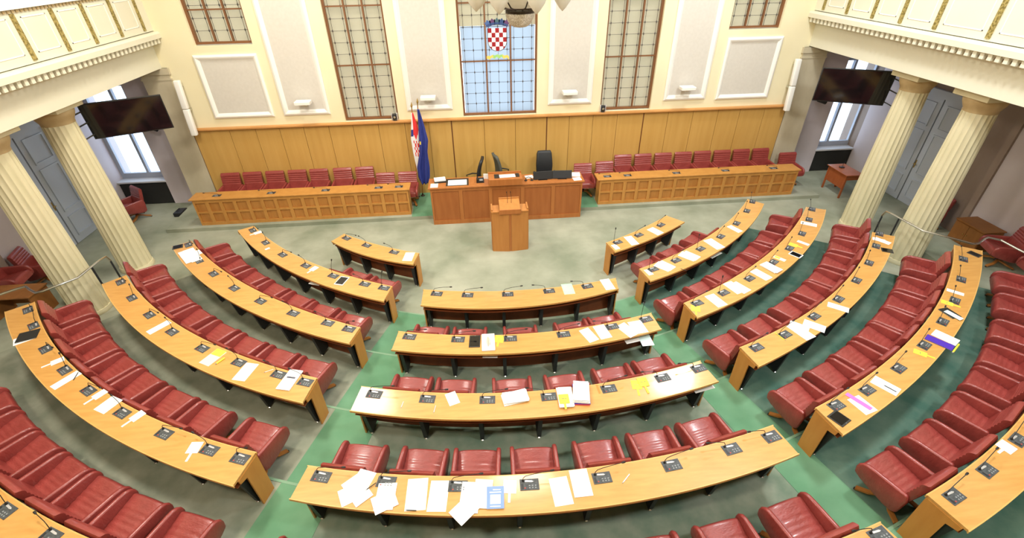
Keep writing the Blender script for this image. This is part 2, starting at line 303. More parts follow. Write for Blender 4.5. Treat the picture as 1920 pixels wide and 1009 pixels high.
CHAIRS={
 'L1':[(-0.5326, 6.869), (-0.4254, 6.894)],
 'L2':[(-0.9544, 8.22), (-0.8595, 8.17), (-0.7596, 8.14), (-0.6664, 8.134), (-0.5758, 8.148), (-0.4913, 8.179), (-0.4024, 8.23)],
 'L3':[(-0.9228, 9.52), (-0.8506, 9.511), (-0.7728, 9.501), (-0.6963, 9.497), (-0.6132, 9.499), (-0.5355, 9.507), (-0.4582, 9.521), (-0.3835, 9.539)],
 'L4':[(-0.8573, 10.838), (-0.788, 10.849), (-0.7215, 10.859), (-0.6547, 10.866), (-0.5916, 10.873), (-0.5183, 10.878), (-0.4518, 10.882), (-0.3676, 10.884)],
 'L5':[(-0.6978, 12.232), (-0.6367, 12.232), (-0.58, 12.232), (-0.5214, 12.232), (-0.4657, 12.232), (-0.4115, 12.232), (-0.3505, 12.232)],
 'R1':[(0.4518, 6.822), (0.569, 6.812), (0.7025, 6.832)],
 'R2':[(0.3694, 8.191), (0.4684, 8.137), (0.5546, 8.111), (0.6491, 8.106), (0.7287, 8.12), (0.8178, 8.156), (0.9418, 8.241)],
 'R3':[(0.3583, 9.55), (0.4472, 9.541), (0.5382, 9.537), (0.6213, 9.538), (0.6913, 9.542), (0.7725, 9.551), (0.8543, 9.564), (0.9329, 9.574)],
 'R4':[(0.3534, 10.876), (0.4271, 10.849), (0.4915, 10.834), (0.5617, 10.825), (0.6216, 10.824), (0.682, 10.829), (0.7476, 10.842), (0.8318, 10.87)],
 'R5':[(0.3454, 12.232), (0.4179, 12.232), (0.4904, 12.232), (0.5579, 12.232), (0.6192, 12.232), (0.688, 12.232), (0.7676, 12.232), (0.839, 12.232)],
 'C1':[(-0.2098, 8.242), (-0.1231, 8.245), (-0.0122, 8.243), (0.1031, 8.234), (0.1824, 8.225)],
 'C2':[(-0.2017, 9.574), (-0.1294, 9.577), (-0.0377, 9.577), (0.0479, 9.574), (0.1305, 9.567), (0.2049, 9.559)],
 'C3':[(-0.2257, 10.919), (-0.1499, 10.911), (-0.0857, 10.906), (-0.0177, 10.901), (0.0595, 10.896), (0.1296, 10.893), (0.1995, 10.89)],
 'C4':[(-0.2356, 12.252), (-0.1728, 12.252), (-0.11, 12.252), (-0.0479, 12.252), (0.0123, 12.252), (0.0765, 12.252), (0.1453, 12.252), (0.2174, 12.252)],
}
ITEMS=[
 ('sheet', 'L1', -1.584, 8.783, 1.431, 0.341, 0.21, 0.75, 'cream'),
 ('paddle', 'L2', -5.157, 9.998, -2.525, 0.338, 0.1, 0.88, 'white'),
 ('card', 'L2', -4.684, 9.243, 0.744, 0.1, 0.06, 0.88, 'white'),
 ('paddle', 'L2', -3.453, 8.324, -2.157, 0.302, 0.1, 0.88, 'white'),
 ('tablet', 'L2', -2.785, 7.825, 1.244, 0.279, 0.19, 0.88, 'white'),
 ('tablet', 'L3', -6.559, 9.313, 0.4, 0.153, 0.17, 1.01, 'dark'),
 ('sheet', 'L3', -6.115, 8.923, -2.49, 0.304, 0.22, 1.01, 'white'),
 ('sheet', 'L3', -6.103, 8.94, 0.725, 0.369, 0.21, 1.013, 'white'),
 ('sheet', 'L3', -6.075, 8.931, -0.873, 0.648, 0.2, 1.017, 'white'),
 ('sheet', 'L3', -6.157, 8.874, 2.27, 0.606, 0.2, 1.019, 'white'),
 ('sheet', 'L4', -5.43, 6.424, 0.918, 0.342, 0.14, 1.14, 'white'),
 ('sheet', 'L4', -4.215, 5.6, 1.075, 0.324, 0.21, 1.14, 'grey'),
 ('note', 'L4', -4.168, 5.695, 1.124, 0.125, 0.19, 1.143, 'yellow'),
 ('pen', 'L4', -4.063, 5.494, 0.958, 0.155, 0.03, 1.14, 'yellow'),
 ('sheet', 'L4', -3.596, 5.24, 1.309, 0.345, 0.21, 1.14, 'white'),
 ('pen', 'L4', -3.256, 5.218, 0.404, 0.137, 0.02, 1.14, 'white'),
 ('booklet', 'L4', -2.884, 5.002, 1.318, 0.381, 0.21, 1.14, 'blueprint'),
 ('folder', 'L5', -7.293, 6.255, 0.386, 0.268, 0.25, 1.273, 'black'),
 ('sheet', 'L5', -7.306, 6.187, 0.625, 0.261, 0.2, 1.27, 'white'),
 ('paddle', 'L5', -6.424, 5.611, -2.469, 0.369, 0.1, 1.27, 'white'),
 ('sheet', 'L5', -6.027, 5.201, 1.015, 0.339, 0.14, 1.27, 'white'),
 ('pen', 'L5', -5.931, 5.268, -1.369, 0.17, 0.015, 1.273, 'black'),
 ('paddle', 'L5', -5.373, 4.867, -2.156, 0.38, 0.1, 1.27, 'white'),
 ('sheet', 'L5', -5.141, 4.672, 1.1, 0.252, 0.21, 1.27, 'white'),
 ('paddle', 'L5', -4.638, 4.431, -2.176, 0.377, 0.1, 1.27, 'white'),
 ('paddle', 'L5', -3.657, 3.861, -1.637, 0.372, 0.13, 1.27, 'white'),
 ('card', 'R1', 2.969, 8.686, -1.273, 0.199, 0.12, 0.75, 'white'),
 ('sheet', 'R1', 3.394, 8.915, 1.767, 0.383, 0.19, 0.75, 'white'),
 ('sheet', 'R1', 4.067, 9.265, 2.108, 0.328, 0.21, 0.75, 'white'),
 ('card', 'R2', 3.298, 7.472, -1.319, 0.193, 0.11, 0.88, 'white'),
 ('sheet', 'R2', 3.657, 7.643, 2.321, 0.327, 0.22, 0.88, 'white'),
 ('sheet', 'R2', 3.716, 7.661, -0.921, 0.332, 0.22, 0.883, 'white'),
 ('pen', 'R2', 4.009, 7.484, -0.767, 0.141, 0.012, 0.88, 'black'),
 ('sheet', 'R2', 4.297, 7.954, 2.316, 0.347, 0.22, 0.88, 'white'),
 ('sheet', 'R2', 4.359, 7.967, -0.911, 0.34, 0.22, 0.883, 'white'),
 ('sheet', 'R2', 5.047, 8.369, 1.906, 0.415, 0.23, 0.88, 'white'),
 ('sheet', 'R2', 5.793, 8.947, 1.995, 0.324, 0.15, 0.88, 'white'),
 ('sheet', 'R3', 7.4, 8.765, 2.529, 0.322, 0.15, 1.01, 'white'),
 ('card', 'R3', 6.795, 8.001, -0.938, 0.234, 0.09, 1.01, 'white'),
 ('paddle', 'R3', 6.551, 7.945, -0.829, 0.29, 0.1, 1.01, 'yellow'),
 ('tablet', 'R3', 6.377, 7.58, -0.966, 0.232, 0.17, 1.01, 'white'),
 ('card', 'R3', 5.979, 7.484, -0.931, 0.229, 0.1, 1.01, 'cream'),
 ('note', 'R3', 5.954, 7.524, -0.941, 0.107, 0.07, 1.013, 'yellow'),
 ('stack', 'R3', 5.625, 7.174, -1.119, 0.383, 0.2, 1.01, 'white'),
 ('sheet', 'R3', 5.325, 6.989, -1.117, 0.352, 0.2, 1.01, 'white'),
 ('sheet', 'R3', 4.622, 6.645, -1.221, 0.351, 0.21, 1.01, 'white'),
 ('sheet', 'R3', 4.725, 6.63, -1.094, 0.324, 0.21, 1.013, 'white'),
 ('sheet', 'R3', 4.121, 6.31, -1.252, 0.348, 0.21, 1.01, 'white'),
 ('paddle', 'R3', 3.67, 6.125, -1.89, 0.323, 0.13, 1.01, 'yellow'),
 ('sheet', 'R4', 8.268, 7.701, -1.035, 0.297, 0.14, 1.143, 'white'),
 ('sheet', 'R4', 8.239, 7.752, 2.46, 0.224, 0.13, 1.14, 'white'),
 ('tablet', 'R4', 8.101, 7.345, -0.529, 0.186, 0.16, 1.14, 'dark'),
 ('sheet', 'R4', 5.984, 5.759, -0.696, 0.315, 0.15, 1.14, 'white'),
 ('sheet', 'R4', 5.296, 5.349, -0.735, 0.317, 0.19, 1.143, 'white'),
 ('sheet', 'R4', 5.01, 5.248, -1.217, 0.373, 0.21, 1.14, 'white'),
 ('sheet', 'R4', 5.032, 5.343, 2.4, 0.284, 0.2, 1.146, 'white'),
 ('pen', 'R4', 4.616, 5.159, 1.92, 0.204, 0.015, 1.14, 'yellow'),
 ('tablet', 'R5', 9.432, 6.858, -1.219, 0.181, 0.15, 1.27, 'dark'),
 ('sheet', 'R5', 8.068, 5.794, -0.802, 0.234, 0.1, 1.27, 'white'),
 ('paddle', 'R5', 7.689, 5.533, -0.804, 0.345, 0.09, 1.27, 'yellow'),
 ('folder', 'R5', 7.502, 5.285, -1.427, 0.244, 0.18, 1.27, 'black'),
 ('card', 'R5', 7.507, 5.222, -1.274, 0.242, 0.1, 1.284, 'pale blue'),
 ('sheet', 'R5', 6.966, 4.765, -1.034, 0.312, 0.2, 1.27, 'white'),
 ('folder', 'R5', 6.778, 4.667, -0.975, 0.338, 0.15, 1.273, 'purple'),
 ('pen', 'R5', 6.898, 4.516, 0.568, 0.291, 0.03, 1.27, 'yellow'),
 ('paddle', 'R5', 6.333, 4.491, -0.786, 0.329, 0.09, 1.27, 'yellow'),
 ('sheet', 'R5', 5.378, 3.963, -0.998, 0.314, 0.19, 1.27, 'white'),
 ('pen', 'R5', 5.394, 3.91, -1.016, 0.158, 0.012, 1.273, 'black'),
 ('sheet', 'R5', 4.843, 3.688, -1.293, 0.27, 0.21, 1.27, 'white'),
 ('note', 'R5', 4.834, 3.746, -1.071, 0.313, 0.07, 1.273, 'pink'),
 ('tablet', 'R5', 4.403, 3.513, -1.109, 0.182, 0.2, 1.27, 'dark'),
 ('paddle', 'R6', 5.939, 2.857, -2.776, 0.339, 0.13, 1.4, 'white'),
 ('sheet', 'C1', 1.6, 7.095, 1.607, 0.33, 0.21, 0.88, 'mint'),
 ('sheet', 'C1', 2.382, 7.162, 1.7, 0.344, 0.19, 0.88, 'white'),
 ('tablet', 'C2', -0.197, 5.686, 1.499, 0.277, 0.18, 1.01, 'dark'),
 ('booklet', 'C2', 0.02, 5.635, 1.554, 0.387, 0.21, 1.01, 'feather'),
 ('paddle', 'C2', 0.202, 5.696, -1.832, 0.339, 0.13, 1.01, 'yellow'),
 ('sheet', 'C2', 1.671, 5.648, 1.942, 0.325, 0.18, 1.01, 'white'),
 ('sheet', 'C2', 1.91, 5.703, 1.774, 0.328, 0.2, 1.01, 'white'),
 ('sheet', 'C2', 2.328, 5.705, 2.069, 0.337, 0.19, 1.01, 'white'),
 ('sheet', 'C2', 2.522, 5.753, 1.708, 0.307, 0.24, 1.013, 'white'),
 ('pen', 'C3', -1.207, 4.385, 1.358, 0.116, 0.012, 1.14, 'silver'),
 ('pen', 'C3', -0.761, 4.266, 1.387, 0.131, 0.012, 1.14, 'silver'),
 ('sheet', 'C3', -0.525, 4.434, 1.912, 0.225, 0.15, 1.14, 'white'),
 ('stack', 'C3', 0.338, 4.358, 0.116, 0.369, 0.2, 1.14, 'white'),
 ('stack', 'C3', 1.03, 4.295, 1.506, 0.397, 0.19, 1.14, 'white'),
 ('paddle', 'C3', 1.001, 4.244, -1.591, 0.284, 0.12, 1.174, 'yellow'),
 ('stack', 'C3', 1.257, 4.328, 1.436, 0.446, 0.21, 1.14, 'folders'),
 ('note', 'C3', 1.517, 4.401, 1.622, 0.164, 0.03, 1.14, 'orange'),
 ('paddle', 'C3', 2.071, 4.419, -1.672, 0.38, 0.12, 1.14, 'yellow'),
 ('paddle', 'C3', 2.178, 4.455, -1.515, 0.402, 0.12, 1.1455, 'yellow'),
 ('sheet', 'C4', -1.517, 3.218, 1.204, 0.276, 0.21, 1.27, 'white'),
 ('sheet', 'C4', -1.62, 3.074, -2.713, 0.244, 0.21, 1.273, 'white'),
 ('sheet', 'C4', -1.557, 3.116, -0.909, 0.358, 0.21, 1.276, 'white'),
 ('pen', 'C4', -1.408, 3.137, 0.649, 0.133, 0.012, 1.2795, 'black'),
 ('sheet', 'C4', -1.226, 3.009, 1.516, 0.313, 0.21, 1.2768, 'white'),
 ('sheet', 'C4', -1.229, 2.948, -2.739, 0.258, 0.21, 1.2785, 'white'),
 ('sheet', 'C4', -0.884, 3.006, 1.553, 0.375, 0.23, 1.27, 'white'),
 ('sheet', 'C4', -0.642, 2.964, 1.478, 0.358, 0.21, 1.27, 'white'),
 ('pen', 'C4', -0.934, 2.823, -0.139, 0.128, 0.015, 1.274, 'black'),
 ('sheet', 'C4', -0.293, 2.911, 1.444, 0.358, 0.21, 1.2768, 'white'),
 ('sheet', 'C4', -0.335, 2.787, -2.412, 0.32, 0.21, 1.2785, 'white'),
 ('sheet', 'C4', -0.15, 2.938, 1.413, 0.336, 0.2, 1.2802, 'white'),
 ('booklet', 'C4', -0.012, 2.878, 1.514, 0.256, 0.19, 1.27, 'bluecover'),
 ('paddle', 'C4', 0.156, 2.99, -1.698, 0.36, 0.13, 1.27, 'white'),
 ('sheet', 'C4', 0.721, 2.89, 1.641, 0.331, 0.21, 1.27, 'white'),
 ('sheet', 'C4', 0.96, 2.965, 1.592, 0.328, 0.21, 1.273, 'white'),
 ('pen', 'C4', 1.477, 2.961, 0.735, 0.155, 0.012, 1.27, 'silver'),
 ('sheet', 'C2', 2.474, 5.597, 0.2, 0.417, 0.1, 0.8825, 'white'),
 ('sheet', 'C2', 2.616, 5.589, 1.595, 0.316, 0.2, 0.8855, 'pale blue'),
 ('sheet', 'L2', -3.37, 7.991, -0.404, 0.247, 0.12, 0.7525, 'white'),
 ('sheet', 'R2', 4.999, 8.132, 0.527, 0.359, 0.1, 0.7525, 'grey'),
 ('sheet', 'C1', 0.088, 6.877, -0.165, 0.26, 0.12, 0.7525, 'white'),
 ('sheet', 'C2', 0.036, 5.469, -0.101, 0.24, 0.1, 0.8825, 'white'),
 ('sheet', 'C3', 3.054, 4.388, 0.215, 0.323, 0.12, 1.0125, 'white'),
]
RINGS={2: (7.201, 7.131), 3: (8.513, 8.425), 4: (9.862, 9.815), 5: (11.192, 11.141), 6: (12.557, 12.55)}
HAND_L = [(-7.80, 9.0, .95), (-7.805, 8.95, 1.08), (-7.815, 8.80, 1.10), (-7.85, 8.17, 1.10), (-8.22, 7.77, 1.10), (-8.33, 7.74, 1.10), (-8.45, 7.80, 1.14), (-8.56, 7.88, 1.16), (-8.70, 7.82, 1.15), (-8.98, 7.6, 1.14), (-9.6, 7.2, 1.12)]
POST_L = [((-7.80, 9.0, .96), .0), ((-7.83, 8.55, 1.085), .0)]
HAND_R = [(9.40, 9.05, .95), (9.405, 9.0, 1.08), (9.41, 8.85, 1.10), (9.50, 8.06, 1.10), (10.06, 7.46, 1.10), (10.18, 7.44, 1.11), (10.36, 7.54, 1.14), (10.50, 7.58, 1.15), (10.72, 7.50, 1.12), (10.77, 7.16, 1.10), (10.9, 6.2, 1.10)]
POST_R = [((9.40, 9.05, .96), .0), ((9.43, 8.65, 1.085), .0)]
# ---------------------------------------------------------------- the setting
CX, CY = .70, 14.35          # common centre of the curved rows
STEP = .13
def pt(t, r, z=0): return (CX + r * sin(t), CY - r * cos(t), z)
struct('floor', MB().box(-11.2, 12.9, -4, 14.8, -.1, 0), M['carpet'])
def sector(r0, r1, t0, t1, z0, z1, n=40):
    b = MB(); P = []
    for i in range(n + 1):
        t = t0 + (t1 - t0) * i / n; P.append((t, r0, r1))
    V = [];
    for t, a, c in P: V += [pt(t, a, z0), pt(t, c, z0), pt(t, c, z1), pt(t, a, z1)]
    F = []
    for i in range(n):
        for k in range(4): F.append((4 * i + k, 4 * i + (k + 1) % 4, 4 * i + 4 + (k + 1) % 4, 4 * i + 4 + k))
    F += [(0, 1, 2, 3), (4 * n, 4 * n + 1, 4 * n + 2, 4 * n + 3)]
    return b.add(V, F)
TIER_R = {2: 7.09, 3: 8.40, 4: 9.77, 5: 11.10, 6: 12.50, 7: 17.5}
TIER_T = {2: (-.997, .985), 3: (-.965, .965), 4: (-.885, .865), 5: (-.885, .88), 6: (-.66, .64)}
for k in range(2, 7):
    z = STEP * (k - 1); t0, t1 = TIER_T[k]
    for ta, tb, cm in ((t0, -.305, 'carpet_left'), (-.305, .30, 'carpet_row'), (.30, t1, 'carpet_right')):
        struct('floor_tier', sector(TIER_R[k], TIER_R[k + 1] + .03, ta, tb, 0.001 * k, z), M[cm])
AISLE_L = {2: (-.352, -.262), 3: (-.333, -.246), 4: (-.323, -.246), 5: (-.320, -.252), 6: (-.316, -.259)}
AISLE_R = {2: (.268, .352), 3: (.268, .338), 4: (.268, .330), 5: (.268, .323), 6: (.268, .318)}
for k in range(2, 7):
    for a in (AISLE_L, AISLE_R):
        z = STEP * (k - 1); s = struct('aisle_carpet', sector(TIER_R[k] + .02, TIER_R[k + 1] - .02, a[k][0], a[k][1], z, z + .004, 8), M['carpet_aisle'])
        part('step_edge', sector(TIER_R[k], TIER_R[k] + .035, a[k][0] - .02, a[k][1] + .02, z, z + .006, 8), M['nosing'], s)
# dais under the front wall
d = struct('floor_dais', MB().prism([(-8.46, 11.88), (10.02, 11.88), (9.9, 13.45), (-8.5, 13.45)], .0005, .1), M['carpet'])
part('green_runner', MB().box(-1.88, 3.40, 11.885, 13.40, .1, .104), M['carpet_aisle'], d)

WY = 13.45
WIN = [(-6.79, -5.40, 4.37), (-3.53, -2.07, 2.36), (-.267, 1.795, 2.36), (3.62, 5.085, 2.36), (6.93, 8.35, 4.37)]
TOPZ = 9.4
wf = MB(); xs = [-8.35] + [x for q in WIN for x in q[:2]] + [9.9]
for i in range(0, len(xs), 2): wf.box(xs[i], xs[i + 1], WY, WY + .3, 2.26, TOPZ)
for x0, x1, z in WIN: wf.box(x0, x1, WY + .001, WY + .3, 2.26, z - .02); wf.box(x0, x1, WY + .001, WY + .3, 7.6, TOPZ)
wf.box(-8.35, 9.9, WY + .002, WY + .3, 0, 2.26)
wall_front = struct('wall_front', wf, M['cream'])
part('ledge', MB().box(-7.65, 9.2, 13.30, WY + .12, 2.285, 2.33), M['shelf'], wall_front, bevel=.006)
part('panel_backing', MB().box(-7.65, 9.2, 13.432, WY - .002, .1, 2.285), M['winframe'], wall_front)
seams = [-7.63, -6.675, -5.983, -5.341, -4.693, -4.011, -3.351, -2.657, -1.927, -1.264, -.625, .29, 1.185, 2.091, 2.742, 3.43, 4.139, 4.919, 5.642, 6.388, 7.141, 7.801, 8.55, 9.18]
for a, b in zip(seams, seams[1:]):
    g0 = .018 if round(a, 3) in (-.625, 2.091, 4.919) else .005; g1 = .018 if round(b, 3) in (-.625, 2.091, 4.919) else .005
    part('wood_panel', MB().box(a + g0, b - g1, 13.405, 13.432, .1, 2.284), M['wainscot'], wall_front)
def moulding(x0, x1, z0, z1, w, y=WY):
    b = MB()
    prof = [(0, 0), (0, -.035), (w * .35, -.06), (w * .6, -.05), (w, -.012), (w, 0)]
    ring = [];
    for o, dy in prof: ring.append([(x0 + o, y + dy, z0 + o), (x1 - o, y + dy, z0 + o), (x1 - o, y + dy, z1 - o), (x0 + o, y + dy, z1 - o)])
    V = [p for r in ring for p in r]; F = []
    for i in range(len(ring) - 1):
        for k in range(4): F.append((4 * i + k, 4 * i + (k + 1) % 4, 4 * i + 4 + (k + 1) % 4, 4 * i + 4 + k))
    return b.add(V, F)
for x0, x1, z0, z1, w in ((-6.93, -5.37, 2.565, 4.14, .13), (6.96, 8.52, 2.545, 4.16, .13), (-5.11, -3.88, 2.57, 7.4, .14), (-1.80, -.555, 2.565, 7.4, .14), (2.11, 3.345, 2.58, 7.4, .14), (5.43, 6.645, 2.575, 7.4, .14)):
    p = part('acoustic_panel', MB().box(x0 + w * .8, x1 - w * .8, WY - .010, WY - .001, z0 + w * .8, z1 - w * .8), M['fabric'], wall_front)
    part('panel_moulding', moulding(x0, x1, z0, z1, w), M['white'], p)
# windows of the front wall
for i, (x0, x1, zb) in enumerate(WIN):
    zt = 7.6; y = WY + .13; wn = 'window_%d' % (i + 1)
    W = struct(wn, MB().box(x0, x0 + .05, y - .05, y + .05, zb, zt).box(x1 - .05, x1, y - .05, y + .05, zb, zt).box(x0 + .05, x1 - .05, y - .05, y + .05, zb, zb + .05).box(x0 + .05, x1 - .05, y - .05, y + .05, zt - .05, zt), M['winframe'])
    n = 3; wl = (x1 - x0 - .1) / n; bars = [zb + .05] + [z for z in (3.76, 5.13, 6.5) if z > zb + .3] + [zt - .05]
    for k in range(n):
        a = x0 + .05 + wl * k; b = a + wl
        if k: part('mullion', MB().box(a - .018, a + .018, y - .035, y + .035, zb + .05, zt - .05), M['winframe'], W)
        for z0, z1 in zip(bars, bars[1:]):
            if i == 2 and z0 < 4.6 < z1: cuts = ((z0 + .012, 4.60, 'glass'), (4.601, z1 - .012, 'glass_side'))
            else: cuts = ((z0 + .012, z1 - .012, 'glass' if i == 2 and z1 < 4.6 else 'glass_side'),)
            for c0, c1, gm in cuts: part('pane', MB().box(a + .018, b - .018, y - .004, y + .004, c0, c1) if gm != 'glass' else MB().add([(a + .018, y, c0), (b - .018, y, c0), (b - .018, y, c1), (a + .018, y, c1)], [(0, 1, 2, 3)]), M[gm], W)
        nv = 3 if i == 2 else 2; L = MB()
        vx = [a + wl * q for q in ((.14, .5, .86) if nv == 3 else (.16, .84))]
        for x in vx: L.box(x - .004, x + .004, y - .012, y - .005, zb + .05, zt - .05)
        kz = 0
        while True:
            z = zb + .05 + .25 + .2745 * kz; kz += 1
            if z > zt - .1: break
            L.box(a + .018, b - .018, y - .012, y - .005, z - .004, z + .004)
            for x in vx: L.lathe([(.004, z - .038), (.019, z), (.004, z + .038)], 5, c=(x, y - .014))
        part('leadwork', L, M['lead'], W)
    for z in bars[1:-1]: part('transom', MB().box(x0 + .05, x1 - .05, y - .03, y + .03, z - .015, z + .015), M['winframe'], W)
    if i == 2: part('roller_blind', MB().box(x0 + .04, x1 - .04, y + .02, y + .03, 4.60, zt - .05), M['blind'], W)
    else: part('roller_blind', MB().box(x0 + .01, x1 - .01, y + .075, y + .085, zb + .02, zt - .05), M['blind'], W)
# coat of arms set in the middle window
y = WY + .115
ca = thing('coat_of_arms', 'red and white checkered shield with blue crown set in the middle window', 'emblem', (.75, y, 4.0))
def P2(b, poly, d0, d1): return b.prism(poly, d0, d1, 'y')
sw, sx, sz = .0985, -.246, .04
def shield_w(z):      # half width of the shield at height z above its tip
    return .246 if z > .24 else .246 * math.sqrt(max(0, 1 - ((.24 - z) / .24) ** 2)) ** .9
for col, nm in ((0, 'red_checks'), (1, 'white_checks')):
    b = MB()
    for r in range(5):
        for c in range(5):
            if (r + c) % 2 != col: continue
            z1 = .545 - r * .109; z0 = z1 - .109; x0 = sx + c * sw; x1 = x0 + sw
            poly = []
            for k in range(5):
                z = z0 + (z1 - z0) * k / 4; h = shield_w(max(z, .001)); poly.append((min(max(x1, -h), h), z))
            for k in range(4, -1, -1):
                z = z0 + (z1 - z0) * k / 4; h = shield_w(max(z, .001)); poly.append((max(min(x0, h), -h), z))
            P2(b, poly, -.02, -.012)
    part(nm, b, M['arms_red' if col == 0 else 'arms_white'], ca)
out = [(shield_w(max(z, .001)) , z) for z in [0, .01, .03, .06, .1, .15, .2, .24, .4, .545]]
rim = [(x, -.016, z) for x, z in out] ; rim2 = [(-x, -.016, z) for x, z in out]
part('shield_rim', MB().tube([(x, -.018, z) for x, z in out], .008, 5).tube([(-x, -.018, z) for x, z in out], .008, 5), M['lead'], ca)
for k in range(5):
    a = (k - 2) * .17; x = sin(a) * .62; z = .60 + .62 * (cos(a) - 1) + .02
    pl = [(-.065, .0), (.065, .0), (.078, .13), (.04, .115), (0, .165), (-.04, .115), (-.078, .13)]
    R = [(x + px * cos(a) + pz * sin(a), z + pz * cos(a) - px * sin(a)) for px, pz in pl]
    part('crown_shield', P2(MB(), R, -.022, -.012), M[['arms_blue2', 'arms_violet', 'arms_teal', 'arms_blue', 'arms_violet'][k]], ca)
    R = [(x + px * cos(a) + pz * sin(a), z + pz * cos(a) - px * sin(a)) for px, pz in [(-.06, .012), (.06, .012), (.06, .06), (-.06, .06)]]
    part('crown_band', P2(MB(), R, -.026, -.0221), M['arms_blue'], ca)
rb = MB(); n = 14
up = [(-.30 + .6 * i / n, -.125 + .035 * sin(PI * i / n) + .014 * sin(i * 2.1)) for i in range(n + 1)]
lo = [(x, z - .085 + (.03 if i % 3 == 0 else 0)) for i, (x, z) in enumerate(up)]
part('ribbon', P2(MB(), up[4:11] + lo[4:11][::-1], -.02, -.012), M['arms_green'], ca)
for s in (0, 1):
    seg = (up[:5] + lo[:5][::-1]) if s == 0 else (up[10:] + lo[10:][::-1])
    part('ribbon_end', P2(MB(), seg, -.021, -.012), M['arms_gold'], ca)

# side colonnades (left, right mirrored about the room's axis x = .775)
AX = .775
def mx(x, s): return x if s < 0 else 2 * AX - x
for s, nm in ((-1, 'left'), (1, 'right')):
    X = lambda a, b: (min(mx(a, s), mx(b, s)), max(mx(a, s), mx(b, s)))
    dz = 0 if s < 0 else .05
    b = MB(); a0, a1 = X(-8.95, -7.78)
    b.box(a0, a1, -3, WY, 3.87 + dz * .6, 4.40 + dz)
    wl = struct('wall_' + nm, b, M['cream2'])
    poly = [(-7.78, 4.38), (-7.72, 4.40), (-7.56, 4.545), (-7.50, 4.56), (-7.50, 4.66), (-7.53, 4.70), (-8.2, 4.72), (-8.2, 4.40)]
    part('cornice', MB().prism([(mx(px, s), pz + dz) for px, pz in poly], -3, WY - .001, 'y'), M['cream2'], wl)
    dn = MB(); yy = WY - .06
    while yy > 5: 
        q0, q1 = X(-7.60, -7.535); dn.box(q0, q1, yy - .078, yy, 4.45 + dz, 4.562 + dz); yy -= .152
    q0, q1 = X(-7.62, -7.603); part('dentil_gap_strip', MB().box(q0, q1, -3, WY - .002, 4.46 + dz, 4.562 + dz), M['dentil_gap_shade'], wl)  # dark strip paints the shade in the gaps between dentils
    o = part('dentils', dn, M['cream2'], wl); o['kind'] = 'stuff'
    q0, q1 = X(-8.1, -7.62); par = part('balcony_front', MB().box(q0, q1, -3, WY - .001, 4.72 + dz, 5.62 + dz), M['cream2'], wl)
    ys = [13.10, 12.21, 11.34, 10.51, 9.62, 8.46, 7.3] 
    for k, yy in enumerate(ys):
        q0, q1 = X(-7.64, -7.60); part('gilded_strip', MB().box(q0, q1, yy - .045, yy + .045, 4.76 + dz, 5.48 + dz), M['gold'], par)
        if k:
            y1 = ys[k - 1] - .16; y0 = yy + .16; fr = MB(); zz0, zz1 = 4.86 + dz, 5.42 + dz
            q0, q1 = X(-7.63, -7.612); fr.box(q0, q1, y0, y1, zz0, zz0 + .018).box(q0, q1, y0, y1, zz1 - .018, zz1).box(q0, q1, y0, y0 + .018, zz0, zz1).box(q0, q1, y1 - .018, y1, zz0, zz1)
            part('panel_bead', fr, M['white'], par)
    be = MB(); yy = WY - .05
    while yy > 5.5:
        q0, q1 = X(-7.63, -7.595); be.box(q0, q1, yy - .05, yy, 5.49 + dz, 5.53 + dz); yy -= .095
    o = part('bead_moulding', be, M['capital'], par); o['kind'] = 'stuff'
    q0, q1 = X(-8.15, -7.56); part('balcony_coping', MB().box(q0, q1, -3, WY - .001, 5.54 + dz, 5.70 + dz), M['white'], par)
    q0, q1 = X(-8.12, -7.59); part('balcony_rail', MB().box(q0, q1, -3, WY - .001, 5.70 + dz, 5.80 + dz), M['rail_wood'], par, bevel=.02)
    # gallery behind the balcony, side aisle below it
    q0, q1 = X(-10.9, -10.6); struct('wall_gallery_' + nm, MB().box(q0, q1, -4, 14.8, 4.4, TOPZ), M['cream'])
    q0, q1 = X(-10.6, -8.951); struct('ceiling_aisle_' + nm, MB().box(q0, q1, -4, 14.6, 4.0, 4.4), M['aisle_wall'])
    # outer wall of the aisle, with a double door
    xo = -10.5 if s < 0 else 12.15
    def OB(dx0, dx1, *r): return (min(xo + s * dx0, xo + s * dx1), max(xo + s * dx0, xo + s * dx1)) + r
    b = MB().box(*OB(.0, .35, 12.50, 14.5, 0, 4.0)).box(*OB(0, .35, 9.5, 10.62, 0, 4.0)).box(*OB(0, .35, 10.62, 12.50, 2.86, 4.0)).box(*OB(-.001, .352, -4, 9.5, 0, 4.0))
    wo = struct('wall_aisle_' + nm, b, M['aisle_pier'] if s > 0 else M['aisle_wall'])  # right wall takes the darker taupe for its shade
    if s > 0: part('window_lit_face', MB().box(*OB(-.012, -.002, 12.68, 13.775, 0, 3.99)), M['aisle_wall'], wo)  # thin lighter facing paints the window light on this wall
    part('wall_pier', MB().box(*OB(-.12, 0, 9.36, 9.52, 0, 4.0)), M['aisle_pier'], wo)
    part('rear_wall_face', MB().box(*OB(-.06, -.002, 4, 9.36, 0, 4.0)), M['aisle_wall'], wo)
    dr = struct('door_%d' % (1 if s < 0 else 2), MB().box(*OB(-.03, .10, 10.55, 10.64, 0, 2.9)).box(*OB(-.03, .10, 12.48, 12.57, 0, 2.9)).box(*OB(-.06, .10, 10.50, 12.62, 2.86, 3.0)).box(*OB(-.09, .05, 10.46, 12.66, 3.0, 3.06)), M['door'])
    part('door_recess', MB().box(*OB(.10, .13, 10.62, 12.5, 0, 2.86)), M['door_gap'], dr)
